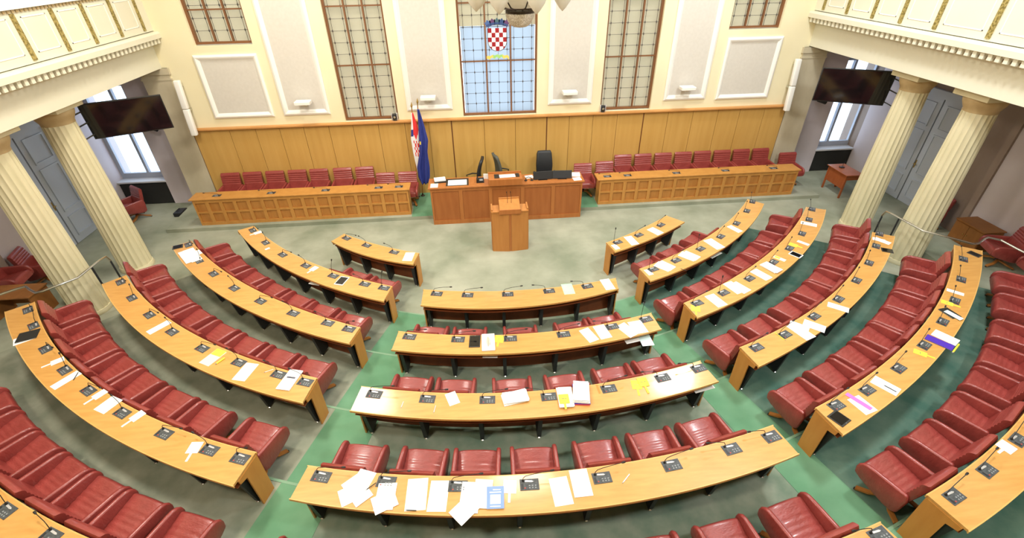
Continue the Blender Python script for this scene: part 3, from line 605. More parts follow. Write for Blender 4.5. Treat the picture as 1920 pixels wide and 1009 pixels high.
    for q, (y0, y1) in enumerate(((10.64, 11.53), (11.57, 12.48))):
        lf = part('door_leaf', MB().box(*OB(.05, .09, y0, y1, .01, 2.85)), M['door'], dr)
        for z0, z1 in ((.18, .72), (.86, 1.98), (2.1, 2.72)):
            fr = MB(); a, c = y0 + .14, y1 - .14
            for f in ((a, c, z0, z0 + .04), (a, c, z1 - .04, z1), (a, a + .04, z0 + .04, z1 - .04), (c - .04, c, z0 + .04, z1 - .04)): fr.box(*OB(.022, .05, *f))
            part('leaf_moulding', fr, M['door'], lf)
    part('door_handle', MB().box(*OB(.035, .05, 11.50, 11.525, 1.0, 1.22)).tube([(xo + s * .035, 11.51, 1.12), (xo - s * .02, 11.51, 1.12), (xo - s * .02, 11.42, 1.12)], .012, 6), M['brass'], dr)
    # end wall of the aisle, with its window
    x0, x1 = (-10.40, -9.36) if s < 0 else (11.10, 12.10)
    lo, hi = (-10.5, -8.0) if s < 0 else (9.55, 12.15)
    rx0, rx1 = (x0 - .2, x1 + .2) if s < 0 else (x0 - .19, x1 + .05)
    rx0 = max(rx0, lo); rx1 = min(rx1, hi)
    b = MB(); 
    if rx0 > lo: b.box(lo, rx0, 13.78, 14.4, 0, 4.0)
    if rx1 < hi: b.box(rx1, hi, 13.78, 14.4, 0, 4.0)
    b.box(rx0, rx1, 13.781, 14.4, 3.5, 4.0).box(rx0, rx1, 13.95, 14.4, 0, .70)
    we = struct('wall_end_' + nm, b, M['aisle_wall'])
    part('radiator_grille', MB().box(rx0 + .01, rx1 - .01, 13.80, 13.948, .02, .66), M['radiator'], we)
    part('window_sill', MB().box(rx0 - .03, rx1 + .02, 13.74, 14.12, .70, .75), M['sill'], we, bevel=.008)
    W = struct('window_%d' % (6 if s < 0 else 7), MB().box(rx0, x0, 14.06, 14.14, .75, 3.5).box(x1, rx1, 14.06, 14.14, .75, 3.5).box(x0, x1, 14.06, 14.14, .75, .90).box(x0, x1, 14.06, 14.14, 3.35, 3.5), M['pvc'])
    xm = x0 + (x1 - x0) * (.66 if s < 0 else .30)
    part('mullion', MB().box(xm - .035, xm + .035, 14.05, 14.15, .90, 3.35), M['pvc'], W)
    for a, c in ((x0, xm - .035), (xm + .035, x1)): part('pane', MB().box(a, c, 14.095, 14.105, .90, 3.35), M['clear'], W)
    # pilaster in the corner
    q0, q1 = X(-8.35, -7.65); pl = struct('trim_%d' % (1 if s < 0 else 2), MB().box(q0, q1, 13.40, 13.78, 0, 3.87), M['pilaster'])
    q0, q1 = X(-8.39, -7.61); part('pilaster_cap', MB().box(q0, q1, 13.37, 13.78, 3.72, 3.87).box(q0 + .015, q1 - .015, 13.385, 13.78, 3.58, 3.62), M['pilaster'], pl)
    part('pilaster_base', MB().box(q0, q1, 13.38, 13.78, .1, .22), M['pilaster'], pl)
struct('ceiling', MB().box(-10.9, 12.5, -4, 14.8, TOPZ, TOPZ + .2), M['ceiling'])
struct('wall_rear', MB().box(-11.2, 12.9, -4.2, -4, 0, TOPZ), M['cream'])
struct('wall_outer_left', MB().box(-11.2, -10.86, -4, 14.8, -.1, TOPZ), M['cream']); struct('wall_outer_right', MB().box(12.51, 12.9, -4, 14.8, -.1, TOPZ), M['cream'])
struct('wall_end_upper_left', MB().box(-10.9, -8.35, 14.4, 14.8, 4.0, TOPZ).box(-8.36, -8.35, 13.45, 14.4, 4.0, TOPZ), M['cream'])
struct('wall_end_upper_right', MB().box(9.9, 12.5, 14.4, 14.8, 4.0, TOPZ).box(9.9, 9.91, 13.45, 14.4, 4.0, TOPZ), M['cream'])
# raised side platforms behind the columns
struct('floor_platform_left', MB().box(-10.49, -8.75, 3, 9.3, .001, .22), M['carpet'])
struct('floor_platform_right', MB().box(10.35, 12.08, 3, 9.3, .001, .22), M['carpet'])

# columns
def column(x, y, label):
    t = thing('fluted_column', label, 'column', (x, y, 0), 0, 'fluted columns of the side aisles')
    part('plinth', MB().lathe([(.355, .002), (.36, .03), (.355, .06), (.345, .099)], 32), M['stone'], t, smooth=.6)
    V = []; F = []; NF = 20; per = 6; n = NF * per; H0, H1 = .10, 3.50; rows = 8
    for i in range(rows + 1):
        u = i / rows; r = .335 - .055 * u ** 1.3; z = H0 + (H1 - H0) * u
        for k in range(n):
            ph = (k % per) / per; fl = .022 * sin(PI * ph) if i < rows else .0
            a = 2 * PI * k / n; V.append(((r - fl) * cos(a), (r - fl) * sin(a), z))
    for i in range(rows):
        for k in range(n): F.append((i * n + k, i * n + (k + 1) % n, (i + 1) * n + (k + 1) % n, (i + 1) * n + k))
    part('shaft', MB().add(V, F), M['stone'], t, smooth=.5)
    part('echinus', MB().lathe([(.27, 3.46), (.285, 3.48), (.285, 3.52), (.31, 3.57), (.345, 3.64), (.36, 3.70), (.35, 3.74)], 32), M['capital'], t, smooth=.6)
    part('abacus', MB().box(-.38, .38, -.38, .38, 3.74, 3.868), M['stone'], t, bevel=.006)
column(-8.35, 10.27, 'fluted cream column on the left, nearer the front wall, beside the television')
column(-8.35, 8.60, 'fluted cream column on the left, nearer the camera, behind the handrail')
column(9.92, 10.22, 'fluted cream column on the right, nearer the front wall, beside the small table')
column(9.92, 8.58, 'fluted cream column on the right, nearer the camera, behind the handrail')
# ---------------------------------------------------------------- front of the hall
def panelled_bench(x0, x1, name, label):
    y0, y1, zt = 12.02, 12.40, .88; n = 16
    t = thing('bench_desk', label, 'desk', ((x0 + x1) / 2, y0, .1)); ox, oy, oz = t.location
    def b_(*a): return MB().box(a[0] - ox, a[1] - ox, a[2] - oy, a[3] - oy, a[4] - oz, a[5] - oz)
    part('body', b_(x0 + .06, x1 - .06, y0 + .05, y1 - .02, .1, zt - .03), M['bench'], t)
    part('desktop', b_(x0 - .07, x1 + .05, y0 - .03, y1 + .06, zt - .035, zt), M['bench'], t, bevel=.008)
    part('top_rail', b_(x0, x1, y0, y0 + .05, zt - .12, zt - .036), M['bench'], t)
    part('middle_rail', b_(x0, x1, y0, y0 + .05, .455, .505), M['bench'], t); part('bottom_rail', b_(x0, x1, y0, y0 + .05, .1, .19), M['bench'], t)
    wst = (x1 - x0) / n
    for k in range(n + 1):
        xa = x0 + wst * k; a, c = max(x0, xa - .045), min(x1, xa + .045)
        for z0, z1 in ((.19, .455), (.505, zt - .12)): part('stile', b_(a, c, y0, y0 + .05, z0, z1), M['bench'], t)
    for k in range(n):
        a, c = x0 + wst * k + .047, x0 + wst * (k + 1) - .047
        for z0, z1 in ((.192, .453), (.507, zt - .122)):
            part('panel', b_(a, c, y0 + .034, y0 + .0495, z0, z1), M['bench_panel'], t)
    for a, c in ((x0, x0 + .06), (x1 - .06, x1)): part('end_panel', b_(a, c, y0 + .05, y1 - .02, .1, zt - .036), M['bench'], t)
    return t
panelled_bench(-7.57, -1.90, 'l', 'long oak bench desk with square panels along the left of the dais')
panelled_bench(3.42, 9.22, 'r', 'long oak bench desk with square panels along the right of the dais')

# the chairman's desk
t = thing('presidential_desk', 'cherry wood presiding desk with five panels and raised middle in front of the dais', 'desk', (.78, 11.53, 0))
def B0(x0, x1, y0, y1, z0, z1): return MB().box(x0 - .78, x1 - .78, y0 - 11.53, y1 - 11.53, z0, z1)
part('body', B0(-1.25, 2.81, 11.56, 11.84, .0, 1.05), M['prez'], t)
part('desktop', B0(-1.30, 2.86, 11.50, 12.14, 1.05, 1.09), M['prez'], t, bevel=.006)
for a, c in ((-1.25, -1.20), (2.76, 2.81)): part('end_panel', B0(a, c, 11.841, 12.12, 0, 1.049), M['prez'], t)
st = [-1.25, -.46, .335, 1.194, 2.02, 2.81]
part('plinth_rail', B0(-1.25, 2.81, 11.53, 11.56, 0, .12), M['prez'], t); part('head_rail', B0(-1.25, 2.81, 11.53, 11.56, .97, 1.05), M['prez'], t)
for k, x in enumerate(st):
    a, c = max(-1.25, x - .05), min(2.81, x + .05); part('stile', B0(a, c, 11.53, 11.56, .12, .97), M['prez'], t)
for a, c in zip(st, st[1:]): part('panel', B0(a + .052, c - .052, 11.548, 11.5595, .122, .968), M['prez_panel'], t)
part('raised_box', B0(.30, 1.185, 11.45, 11.85, 1.091, 1.27), M['prez'], t, bevel=.006)
part('raised_back', B0(.30, 1.185, 11.851, 11.89, 1.091, 1.31), M['prez'], t)
# lectern
t = thing('lectern', 'oak speaker lectern with two front leaves standing on the carpet before the presiding desk', 'lectern', (.73, 9.97, 0))
part('front_leaf', MB().prism([(-.435, .02), (-.03, -.03), (-.03, .0), (-.435, .05)], .0, 1.07), M['lectern'], t); part('front_leaf', MB().prism([(.03, -.03), (.435, .02), (.435, .05), (.03, 0)], .0, 1.07), M['lectern'], t)
part('centre_strip', MB().box(-.028, .028, -.022, .0, 0, 1.05), M['prez'], t)
for s in (-1, 1):
    part('side_panel', MB().box(s * .435 - .015, s * .435 + .015, .052, .36, 0, 1.07), M['lectern'], t)
    part('shoulder', MB().box(min(s * .25, s * .44), max(s * .25, s * .44), -.005, .36, 1.071, 1.105), M['lectern'], t, bevel=.004)
    part('shoulder_edge', MB().box(min(s * .41, s * .44), max(s * .41, s * .44), .03, .36, 1.106, 1.15), M['lectern'], t)
part('reading_board', MB().prism([(-.02, 1.12), (.33, 1.24), (.33, 1.27), (-.02, 1.15)], -.245, .245, 'x'), M['lectern'], t)
part('front_lip', MB().box(-.26, .26, -.05, -.021, 1.05, 1.165), M['prez'], t)
part('back_rail', MB().box(-.244, .244, .331, .36, 1.106, 1.30), M['lectern'], t)
for x in (-.04, .05):
    m = part('microphone', MB().tube([(x, .20, 1.20), (x, .19, 1.36), (x - .02, .14, 1.52)], .005, 5), M['charcoal'], t)
    part('microphone_tip', MB().tube([(x - .02, .14, 1.52), (x - .023, .13, 1.555)], .009, 6), M['black'], m)

# flags
def flag(xt, yt, zt, xb, yb, name, label):
    t = thing(name, label, 'flag', (xb, yb, .1)); a = Vector((0, 0, 0)); c = Vector((xt - xb, yt - yb, zt - .1)); u = c.normalized()
    part('pole', MB().tube([a, c], .014, 8), M['bentwood'], t); part('foot', MB().lathe([(.06, 0), (.06, .02), (.025, .05), (.018, .10)], 14), M['bronze'], t)
    part('finial', MB().tube([c, c + u * .05, c + u * .10, c + u * .20], [.014, .016, .030, .002], 8), M['brass'], t)
    return t
f1 = flag(-1.634, 13.08, 2.70, -1.80, 13.14, 'croatian_flag', 'red white and blue flag with checkered shield hanging on left pole beside the presiding desk')
f2 = flag(-1.465, 13.06, 2.80, -1.66, 13.20, 'european_flag', 'dark blue flag with yellow star hanging on right pole beside the presiding desk')
def drape(t, prof, colour, mats, nx=18, folds=3.2, amp=.05, ph=0):
    ox, oy, oz = t.location; P = []; n = 48
    zs = [p[0] for p in prof]
    for i in range(n + 1):
        z = zs[0] + (zs[-1] - zs[0]) * i / n
        for k in range(len(prof) - 1):
            if prof[k][0] >= z >= prof[k + 1][0]:
                f = (prof[k][0] - z) / (prof[k][0] - prof[k + 1][0]); xl = prof[k][1] + f * (prof[k + 1][1] - prof[k][1]); xr = prof[k][2] + f * (prof[k + 1][2] - prof[k][2]); y = prof[k][3] + f * (prof[k + 1][3] - prof[k][3]); break
        row = []
        for j in range(nx + 1):
            s = j / nx; row.append((xl + (xr - xl) * s - ox, y + amp * (.3 + .7 * i / n) * sin(s * folds * PI + ph + i * .03) - oy, z - oz))
        P.append(row)
    b = MB(); b.grid(P); b.m = [colour((i + .5) / n, (j + .5) / nx) for i in range(n) for j in range(nx)]
    me = b.mesh('cloth', mats, .9); o = obj('cloth', me, t); md = o.modifiers.new('thickness', 'SOLIDIFY'); md.thickness = .006; return o
def hr(v, s):   # colours of the folded flag
    if s < .28 and v < .36: return 1 if v < .24 else 2
    if .42 < v < .66 and .20 < s < .92:
        return 0 if (int((v - .42) / .048) + int((s - .20) / .144)) % 2 == 0 else 1
    return 0 if v < .40 - .30 * abs(s - .55) else 1
drape(f1, [(2.62, -1.655, -1.61, 13.05), (2.3, -1.70, -1.54, 13.04), (1.9, -1.76, -1.50, 13.03), (1.5, -1.75, -1.50, 13.03), (1.1, -1.72, -1.60, 13.04), (.80, -1.70, -1.64, 13.05)], hr, [M['flag_red'], M['flag_white'], M['flag_blue']], amp=.028, folds=2.2)
drape(f2, [(2.72, -1.485, -1.43, 12.99), (2.3, -1.50, -1.34, 12.92), (1.9, -1.53, -1.28, 12.89), (1.55, -1.56, -1.34, 12.89), (1.1, -1.69, -1.33, 12.91), (.80, -1.69, -1.36, 12.92), (.60, -1.62, -1.44, 12.93)], lambda v, s: 1 if (.40 < v < .445 and .05 < s < .22) else 0, [M['flag_blue'], M['star']], ph=1.0, folds=4)

# wall fixtures
for i, (xa, lab) in enumerate(((-4.46, 'leftmost'), (-1.18, 'second from left'), (2.67, 'third from left'), (5.98, 'rightmost'))):
    t = thing('wall_projector', 'white box spotlight on a bracket over the wood panelling, %s of four' % lab, 'lamp', (xa, 13.43, 2.85))
    part('housing', MB().box(-.20, .20, -.36, -.10, .06, .15), M['white'], t, bevel=.015); part('lens', MB().box(-.15, .15, -.10, -.09, .08, .13), M['charcoal'], t)
    part('bracket', MB().box(-.05, .05, -.20, 0, .0, .06), M['white'], t)
for xa, lab in ((-2.17, 'left'), (3.69, 'right')):
    t = thing('ptz_camera', 'black and silver motorised camera on the ledge at the %s leaded window' % lab, 'camera', (xa, 13.425, 2.287))
    part('base', MB().lathe([(.07, 0), (.07, .03), (.055, .05)], 16), M['charcoal'], t)
    part('yoke', MB().box(-.085, -.06, -.05, .05, .05, .24).box(.06, .085, -.05, .05, .05, .24), M['silver'], t, bevel=.008)
    h = part('head', MB().box(-.056, .056, -.055, .06, .08, .22), M['black'], t, bevel=.02)
    part('lens', MB().tube([(0, -.056, .15), (0, -.075, .145)], .035, 12), M['steel'], h)
for xa, lab, lean in ((-7.45, 'left', 1), (9.03, 'right', -1)):
    t = thing('column_loudspeaker', 'tall white curved loudspeaker hung near the %s end of the front wall' % lab, 'loudspeaker', (xa, 13.43, 2.1))
    for z0, z1, y0, y1 in ((.13, .80, -.30, -.24), (.81, 1.50, -.24, -.16)):
        b = MB(); V = [(-.075, y0 + .06, z0), (.075, y0 + .06, z0), (.075, y0 - .06, z0), (-.075, y0 - .06, z0), (-.075, y1 + .06, z1), (.075, y1 + .06, z1), (.075, y1 - .06, z1), (-.075, y1 - .06, z1)]
        b.add(V, [(0, 1, 2, 3), (4, 5, 6, 7), (0, 1, 5, 4), (1, 2, 6, 5), (2, 3, 7, 6), (3, 0, 4, 7)]); part('cabinet', b, M['white'], t, bevel=.025, seg=3, smooth=True)
    part('wall_bracket', MB().box(-.02, .02, -.20, 0, .72, .78).box(-.02, .02, -.14, 0, 1.30, 1.34), M['steel'], t)
# televisions under the architraves
def tv(p0, p1, z0, z1, label, side):
    p0 = Vector(p0); p1 = Vector(p1); c = (p0 + p1) / 2; d = p1 - p0; wd = d.length; rz = math.atan2(d.y, d.x)
    t = thing('television', label, 'television', (c.x, c.y, (z0 + z1) / 2), rz); h = z1 - z0; tilt = Matrix.Rotation(.12, 4, 'X')
    part('casing', MB().box(-wd / 2, wd / 2, .0, .05, -h / 2, h / 2, 0, tilt), M['black'], t, bevel=.008)
    part('screen', MB().box(-wd / 2 + .02, wd / 2 - .02, -.004, -.0005, -h / 2 + .025, h / 2 - .02, 0, tilt), M['screen'], t)
    inv = Matrix.Translation(t.location) @ Matrix.Rotation(rz, 4, 'Z'); inv = inv.inverted()
    cx = -8.35 if side < 0 else 9.92; cyy = 10.27 if side < 0 else 10.22; r = .335
    e = -wd / 2 + .05 if side < 0 else wd / 2 - .05
    a = MB()
    for z in (z0 + .12, (z0 + z1) / 2, z1 - .15):
        q = inv @ Vector((cx, cyy + r, z)); a.tube([q, (e, .055, q.z)], .016, 6)
    part('bracket_arms', a, M['steel'], t); return t
tv((-8.42, 11.05), (-7.04, 11.70), 2.86, 3.64, 'large dark television hung from the left column above the side aisle', -1)
tv((8.70, 11.75), (10.09, 11.05), 2.88, 3.70, 'large dark television hung from the right column above the side aisle', 1)
for xa, s, lab in ((-8.75, -1, 'left'), (10.35, 1, 'right')):
    t = thing('spotlight', 'small black spotlight on the end wall of the %s aisle beside the window' % lab, 'lamp', (xa, 13.775, 2.35))
    part('bracket', MB().box(-.03, .03, -.16, 0, .02, .06), M['silver'], t); part('can', MB().tube([(-.10, -.18, .03), (.14, -.22, -.05)], .06, 10), M['black'], t)

# things on the presiding desk
Z = 1.0905
def flat(name, label, cat, x, y, z, rz, w, d, h, m, group=None):
    o = part(name, MB().box(-w / 2, w / 2, -d / 2, d / 2, 0, h), m); o.location = (x, y, z); o.rotation_euler = (0, 0, rz); return tag(o, label, cat, group)
flat('black_file', 'black file under papers at the left end of the presiding desk', 'folder', -.99, 11.93, Z, .1, .32, .22, .035, M['black_folder'])
flat('paper_pile', 'white paper pile on a black file at left end of presiding desk', 'paper', -1.0, 11.96, Z + .036, .15, .30, .22, .03, M['paper'])
flat('paper_sheet', 'white sheet at the left front corner of the presiding desk', 'paper', -1.14, 11.68, Z, .0, .20, .26, .001, M['cream_paper'])
flat('blotter', 'black desk blotter on the left half of the presiding desk', 'blotter', -.53, 11.83, Z, 0, .60, .46, .004, M['black_folder'])
flat('paper_sheet', 'white sheet lying on the black blotter of the presiding desk', 'paper', -.53, 11.80, Z + .0045, 0, .50, .34, .001, M['paper'])
t = thing('desk_telephone', 'black telephone beside a white card on the presiding desk left of its raised middle', 'telephone', (.08, 11.80, Z))
part('cradle', MB().prism([(-.10, 0), (.10, 0), (.10, .07), (-.10, .03)], -.10, .10, 'x'), M['black'], t); part('handset', MB().tube([(-.07, -.09, .075), (-.07, .09, .085)], .022, 8), M['black'], t); part('key_block', MB().box(-.02, .07, -.08, .02, .05, .062), M['key'], t)
flat('white_card', 'upright white card beside the telephone on the presiding desk', 'card', .245, 11.96, Z, -.2, .14, .02, .14, M['paper'])
flat('paper_sheet', 'white sheet on the raised middle of the presiding desk', 'paper', .80, 11.67, 1.2705, .05, .42, .20, .001, M['paper'])
flat('black_file', 'black file under the sheet on the raised middle of the presiding desk', 'folder', .52, 11.66, 1.2705, 0, .13, .24, .012, M['black_folder'])
flat('black_file', 'small black file at the right of the raised middle of the presiding desk', 'folder', 1.07, 11.68, 1.2705, 0, .10, .22, .012, M['black_folder'])
for i, (x, rz, lab) in enumerate(((1.76, .02, 'left'), (2.28, -.06, 'right'))):
    t = thing('flat_monitor', 'low black monitor seen from behind, %s of two on the presiding desk' % lab, 'monitor', (x, 11.70, Z), rz)
    part('back_shell', MB().box(-.26, .26, -.02, .01, .02, .23, 0, Matrix.Rotation(-.30, 4, 'X')), M['black' if i == 0 else 'charcoal'], t, bevel=.008); part('stand', MB().box(-.12, .12, -.02, .16, 0, .018), M['black'], t)
    part('screen', MB().box(-.25, .25, .011, .013, .03, .22, 0, Matrix.Rotation(-.30, 4, 'X')), M['screen'], t)
flat('paper_sheet', 'white sheet between the two black monitors on the presiding desk', 'paper', 2.02, 11.86, Z, .1, .25, .20, .001, M['paper'])
flat('paper_pile', 'white paper pile at the right end of the presiding desk', 'paper', 2.66, 11.92, Z, -.1, .30, .24, .03, M['paper'])
flat('paper_sheet', 'white sheet at the right front corner of the presiding desk', 'paper', 2.68, 11.66, Z, .1, .22, .20, .001, M['paper'])
t = thing('headset', 'black headset and cables beside the raised middle of the presiding desk', 'headset', (1.38, 11.72, Z))
part('band', MB().tube([(-.08, 0, .015), (-.07, .07, .04), (0, .11, .05), (.07, .07, .04), (.08, 0, .015)], .01, 6), M['black'], t); part('ear_pad', MB().lathe([(.035, 0), (.04, .012), (.03, .03)], 10, c=(-.08, -.02)), M['black'], t); part('ear_pad', MB().lathe([(.035, 0), (.04, .012), (.03, .03)], 10, c=(.08, -.02)), M['black'], t)
flat('paper_sheet', 'white sheet beside the headset on the presiding desk', 'paper', 1.42, 11.95, Z, .2, .22, .20, .001, M['paper'])

# office chairs behind the presiding desk
def office_chair(x, y, rz, mat, label, hz=0):
    t = thing('office_chair', label, 'chair', (x, y, .1045), rz)
    P = []
    for i in range(11):
        u = i / 10; z = .56 + hz + .74 * u; yy = -.22 - .10 * u + .05 * sin(u * PI); ww = .24 * (1 - .12 * abs(u - .45) * 2) * (1 if u < .92 else .86)
        P.append([(-ww + 2 * ww * j / 8, yy + .05 * (1 - abs(j / 4 - 1) ** 2) * -.5, z) for j in range(9)])
    b = MB().grid(P); me = b.mesh('backrest', mat, .9); o = obj('backrest', me, t); md = o.modifiers.new('thickness', 'SOLIDIFY'); md.thickness = .07; md.offset = 0
    part('seat', MB().box(-.25, .25, -.22, .27, .44 + hz, .53 + hz), mat, t, smooth=True, bevel=.035, seg=3)
    for s in (-1, 1): part('armrest', MB().tube([(s * .27, .14, .50 + hz), (s * .31, .20, .66 + hz), (s * .31, .02, .72 + hz), (s * .30, -.20, .72 + hz)], .02, 7), M['black'], t, smooth=True)
    part('gas_post', MB().lathe([(.03, .09), (.03, .44 + hz)], 10), M['charcoal'], t)
    for k in range(5):
        a = 2 * PI * k / 5 + .3; l = part('base_arm', MB().tube([(0, 0, .10), (.30 * cos(a), .30 * sin(a), .07)], [.03, .018], 6), M['charcoal'], t)
        part('castor', MB().tube([(.30 * cos(a) - .015, .30 * sin(a), .03), (.30 * cos(a) + .015, .30 * sin(a), .03)], .028, 8), M['black'], l)
    return t
office_chair(-.15, 12.70, 1.42, M['office_black'], 'black office chair turned sideways, leftmost behind the presiding desk')
office_chair(.84, 12.85, -1.30, M['office_grey'], 'grey office chair turned sideways behind the raised middle of the presiding desk', .05)
office_chair(1.98, 12.72, PI, M['office_black'], 'black office chair with its backrest upright, rightmost behind the presiding desk')
# ---------------------------------------------------------------- armchairs
def make_armchair():
    t = thing('red_armchair', 'red leather armchair', 'chair', (0, 0, 0), 0, 'red leather armchairs of the hall')
    # facing +y; seat cushion with cross creases toward the back
    nx, ny = 8, 26; V = []; T = []
    for i in range(ny + 1):
        u = i / ny; y = .33 - .48 * u; z = .480 - .085 * u
        if u < .10: z -= .06 * (1 - u / .10) ** 2
        for c, d in ((.42, .007), (.56, .010), (.70, .010), (.84, .008)): z -= d * math.exp(-((u - c) / .018) ** 2)
        row = []
        for j in range(nx + 1):
            s = j / nx * 2 - 1; row.append((.246 * s, y, z - .018 * abs(s) ** 4 + .008 * (1 - s * s)))
        T.append(row)
    b = MB().grid(T); n = len(b.v); bot = [[(p[0], p[1], .325 - .07 * (.33 - p[1]) / .48) for p in r] for r in T]
    b.grid(bot); w_ = nx + 1
    for i in range(ny):
        for j in (0, nx): a = i * w_ + j; b.f.append((a, a + w_, n + a + w_, n + a)); b.m.append(0)
    for j in range(nx):
        for i in (0, ny): a = i * w_ + j; b.f.append((a, a + 1, n + a + 1, n + a)); b.m.append(0)
    part('seat', b, M['leather'], t, smooth=1.0)
    # backrest: ribbed inside face, rolled top
    prof = []
    L = .53; d0 = Vector((-.105, .36)); dirv = Vector((-.135, .565)).normalized(); nor = Vector((dirv.y, -dirv.x))
    N = 30
    for i in range(N + 1):
        u = i / N; q = .0
        for c in (.50, .60, .70, .80): q -= .011 * math.exp(-((u - c) / .02) ** 2)
        if u > .86: q -= .05 * ((u - .86) / .14) ** 2
        prof.append(d0 + dirv * L * u + nor * q)
    back = [d0 + dirv * L * u - nor * k for u, k in ((.985, .06), (.93, .085), (.5, .09), (0, .085))]
    poly = [(p.x, p.y) for p in prof] + [(p.x, p.y) for p in back]
    cols = [(-.262, .92), (-.250, 1.0), (-.1, 1.0), (.1, 1.0), (.250, 1.0), (.262, .92)]
    V = []; cen = Vector((sum(p[0] for p in poly) / len(poly), sum(p[1] for p in poly) / len(poly)))
    for x, sc in cols: V += [(x, cen.x + (p[0] - cen.x) * sc, cen.y + (p[1] - cen.y) * (1 - (1 - sc) * .35)) for p in poly]
    m = len(poly); F = []
    for i in range(len(cols) - 1):
        for k in range(m): F.append((i * m + k, i * m + (k + 1) % m, (i + 1) * m + (k + 1) % m, (i + 1) * m + k))
    F += [tuple(range(m)), tuple(range((len(cols) - 1) * m, len(cols) * m))]
    part('backrest', MB().add(V, F), M['leather'], t, smooth=1.0)
    ap = [(.335, .335), (.345, .42), (.335, .475), (.30, .525), (.245, .55), (.17, .557), (-.10, .565), (-.195, .568), (-.225, .48), (-.20, .24), (-.15, .205), (-.05, .21), (.25, .29)]
    for s in (-1, 1):
        part('armrest', MB().prism(ap, min(s * .249, s * .305), max(s * .249, s * .305), 'x'), M['leather'], t, smooth=1.0, bevel=.022, seg=2)
    part('swivel_post', MB().lathe([(.05, .09), (.035, .13), (.035, .26), (.13, .27), (.13, .298)], 12), M['charcoal'], t)
    for sx in (-1, 1):
        for sy in (-1, 1):
            P = [(sx * .025, 0, .115), (sx * .10, sy * .05, .11), (sx * .17, sy * .13, .075), (sx * .215, sy * .25, .03)]
            bb = MB()
            ww = .028; hh = .014; rows = []
            for i, p in enumerate(P):
                q0 = Vector(P[max(i - 1, 0)]); q1 = Vector(P[min(i + 1, 3)]); d = (q1 - q0).normalized(); sd = Vector((-d.y, d.x, 0)).normalized() * ww; p = Vector(p); up = Vector((0, 0, hh))
                rows.append([p - sd - up, p + sd - up, p + sd + up, p - sd + up, p - sd - up])
            bb.grid(rows); bb.f += [(0, 1, 2, 3), (15, 16, 17, 18)]; bb.m += [0, 0]
            lg = part('base_leg', bb, M['bentwood'], t)
            part('foot_pad', MB().lathe([(.02, 0), (.022, .017)], 8, c=(sx * .213, sy * .245)), M['black'], lg)
    return t
chair0 = make_armchair(); note_parts(chair0); used = False
def armchair(x, y, z, rz, label):
    global used
    if not used:
        used = True; chair0.location = (x, y, z); chair0.rotation_euler = (0, 0, rz); chair0['label'] = label; return chair0
    return dup(chair0, label, (x, y, z), rz)
DESKN = {'L1': 'frontmost left desk', 'L2': 'second left desk', 'L3': 'third left desk', 'L4': 'fourth left desk', 'L5': 'fifth left desk', 'L6': 'rearmost left desk',
         'R1': 'frontmost right desk', 'R2': 'second right desk', 'R3': 'third right desk', 'R4': 'fourth right desk', 'R5': 'fifth right desk', 'R6': 'rearmost right desk',
         'C1': 'frontmost centre desk', 'C2': 'second centre desk', 'C3': 'third centre desk', 'C4': 'fourth centre desk', 'C5': 'rearmost centre desk'}
def order(n, k, N):    # position words: side blocks count from the aisle, the centre from the left
    if n[0] == 'L': return ORD[N - k] + ' from the aisle'
    if n[0] == 'R': return ORD[k + 1] + ' from the aisle'
    return ORD[k + 1] + ' from the left'
for n, row in CHAIRS.items():
    k = int(n[1]) + (1 if n[0] == 'C' else 0)
    for i, (t, r) in enumerate(row):
        x, y, _ = pt(t, r); j = random.uniform(-.02, .02)
        armchair(x, y, STEP * (k - 1) + .001, t + j, 'red leather armchair behind the %s, %s' % (DESKN[n], order(n, i, len(row))))
gl = [(-7.03, 13.07), (-6.42, 13.07), (-5.80, 13.07), (-5.17, 13.07), (-4.56, 13.07), (-3.88, 13.07), (-3.25, 13.07), (-2.63, 12.76), (-2.00, 12.76)]
gr = [(3.13, 12.76), (3.80, 12.84), (4.42, 13.07), (5.04, 13.07), (5.66, 13.07), (6.28, 13.07), (6.89, 13.07), (7.51, 13.07), (8.12, 13.07), (8.74, 13.07), (9.50, 12.85)]
for lst, sd in ((gl, 'left'), (gr, 'right')):
    for i, (x, y) in enumerate(lst):
        c = armchair(x, y, .1045, PI + random.uniform(-.03, .03), 'red leather armchair behind the %s panelled bench, %s from the left' % (sd, ORD[i + 1]))
        if y > 13: c.scale = (.975, 1, 1.10)
armchair(-9.75, 12.9, .001, 2.5, 'dark red armchair in front of the radiator of the left aisle window')
armchair(-10.10, 9.85, .001, -1.3, 'dark red armchair against the left aisle wall beside the outer column')
armchair(-10.05, 9.0, .221, -1.4, 'dark red armchair on the left aisle platform, nearer the camera')
armchair(11.72, 10.05, .001, 1.35, 'dark red armchair by the right aisle wall, behind the outer column')
armchair(11.50, 7.90, .221, 1.2, 'dark red armchair on the right aisle platform next to the brown cabinet')
armchair(11.55, 7.05, .221, 1.3, 'dark red armchair on the right aisle platform, nearest the camera')
armchair(10.75, 6.35, .221, 1.0, 'dark red armchair on the right aisle platform below the handrail')

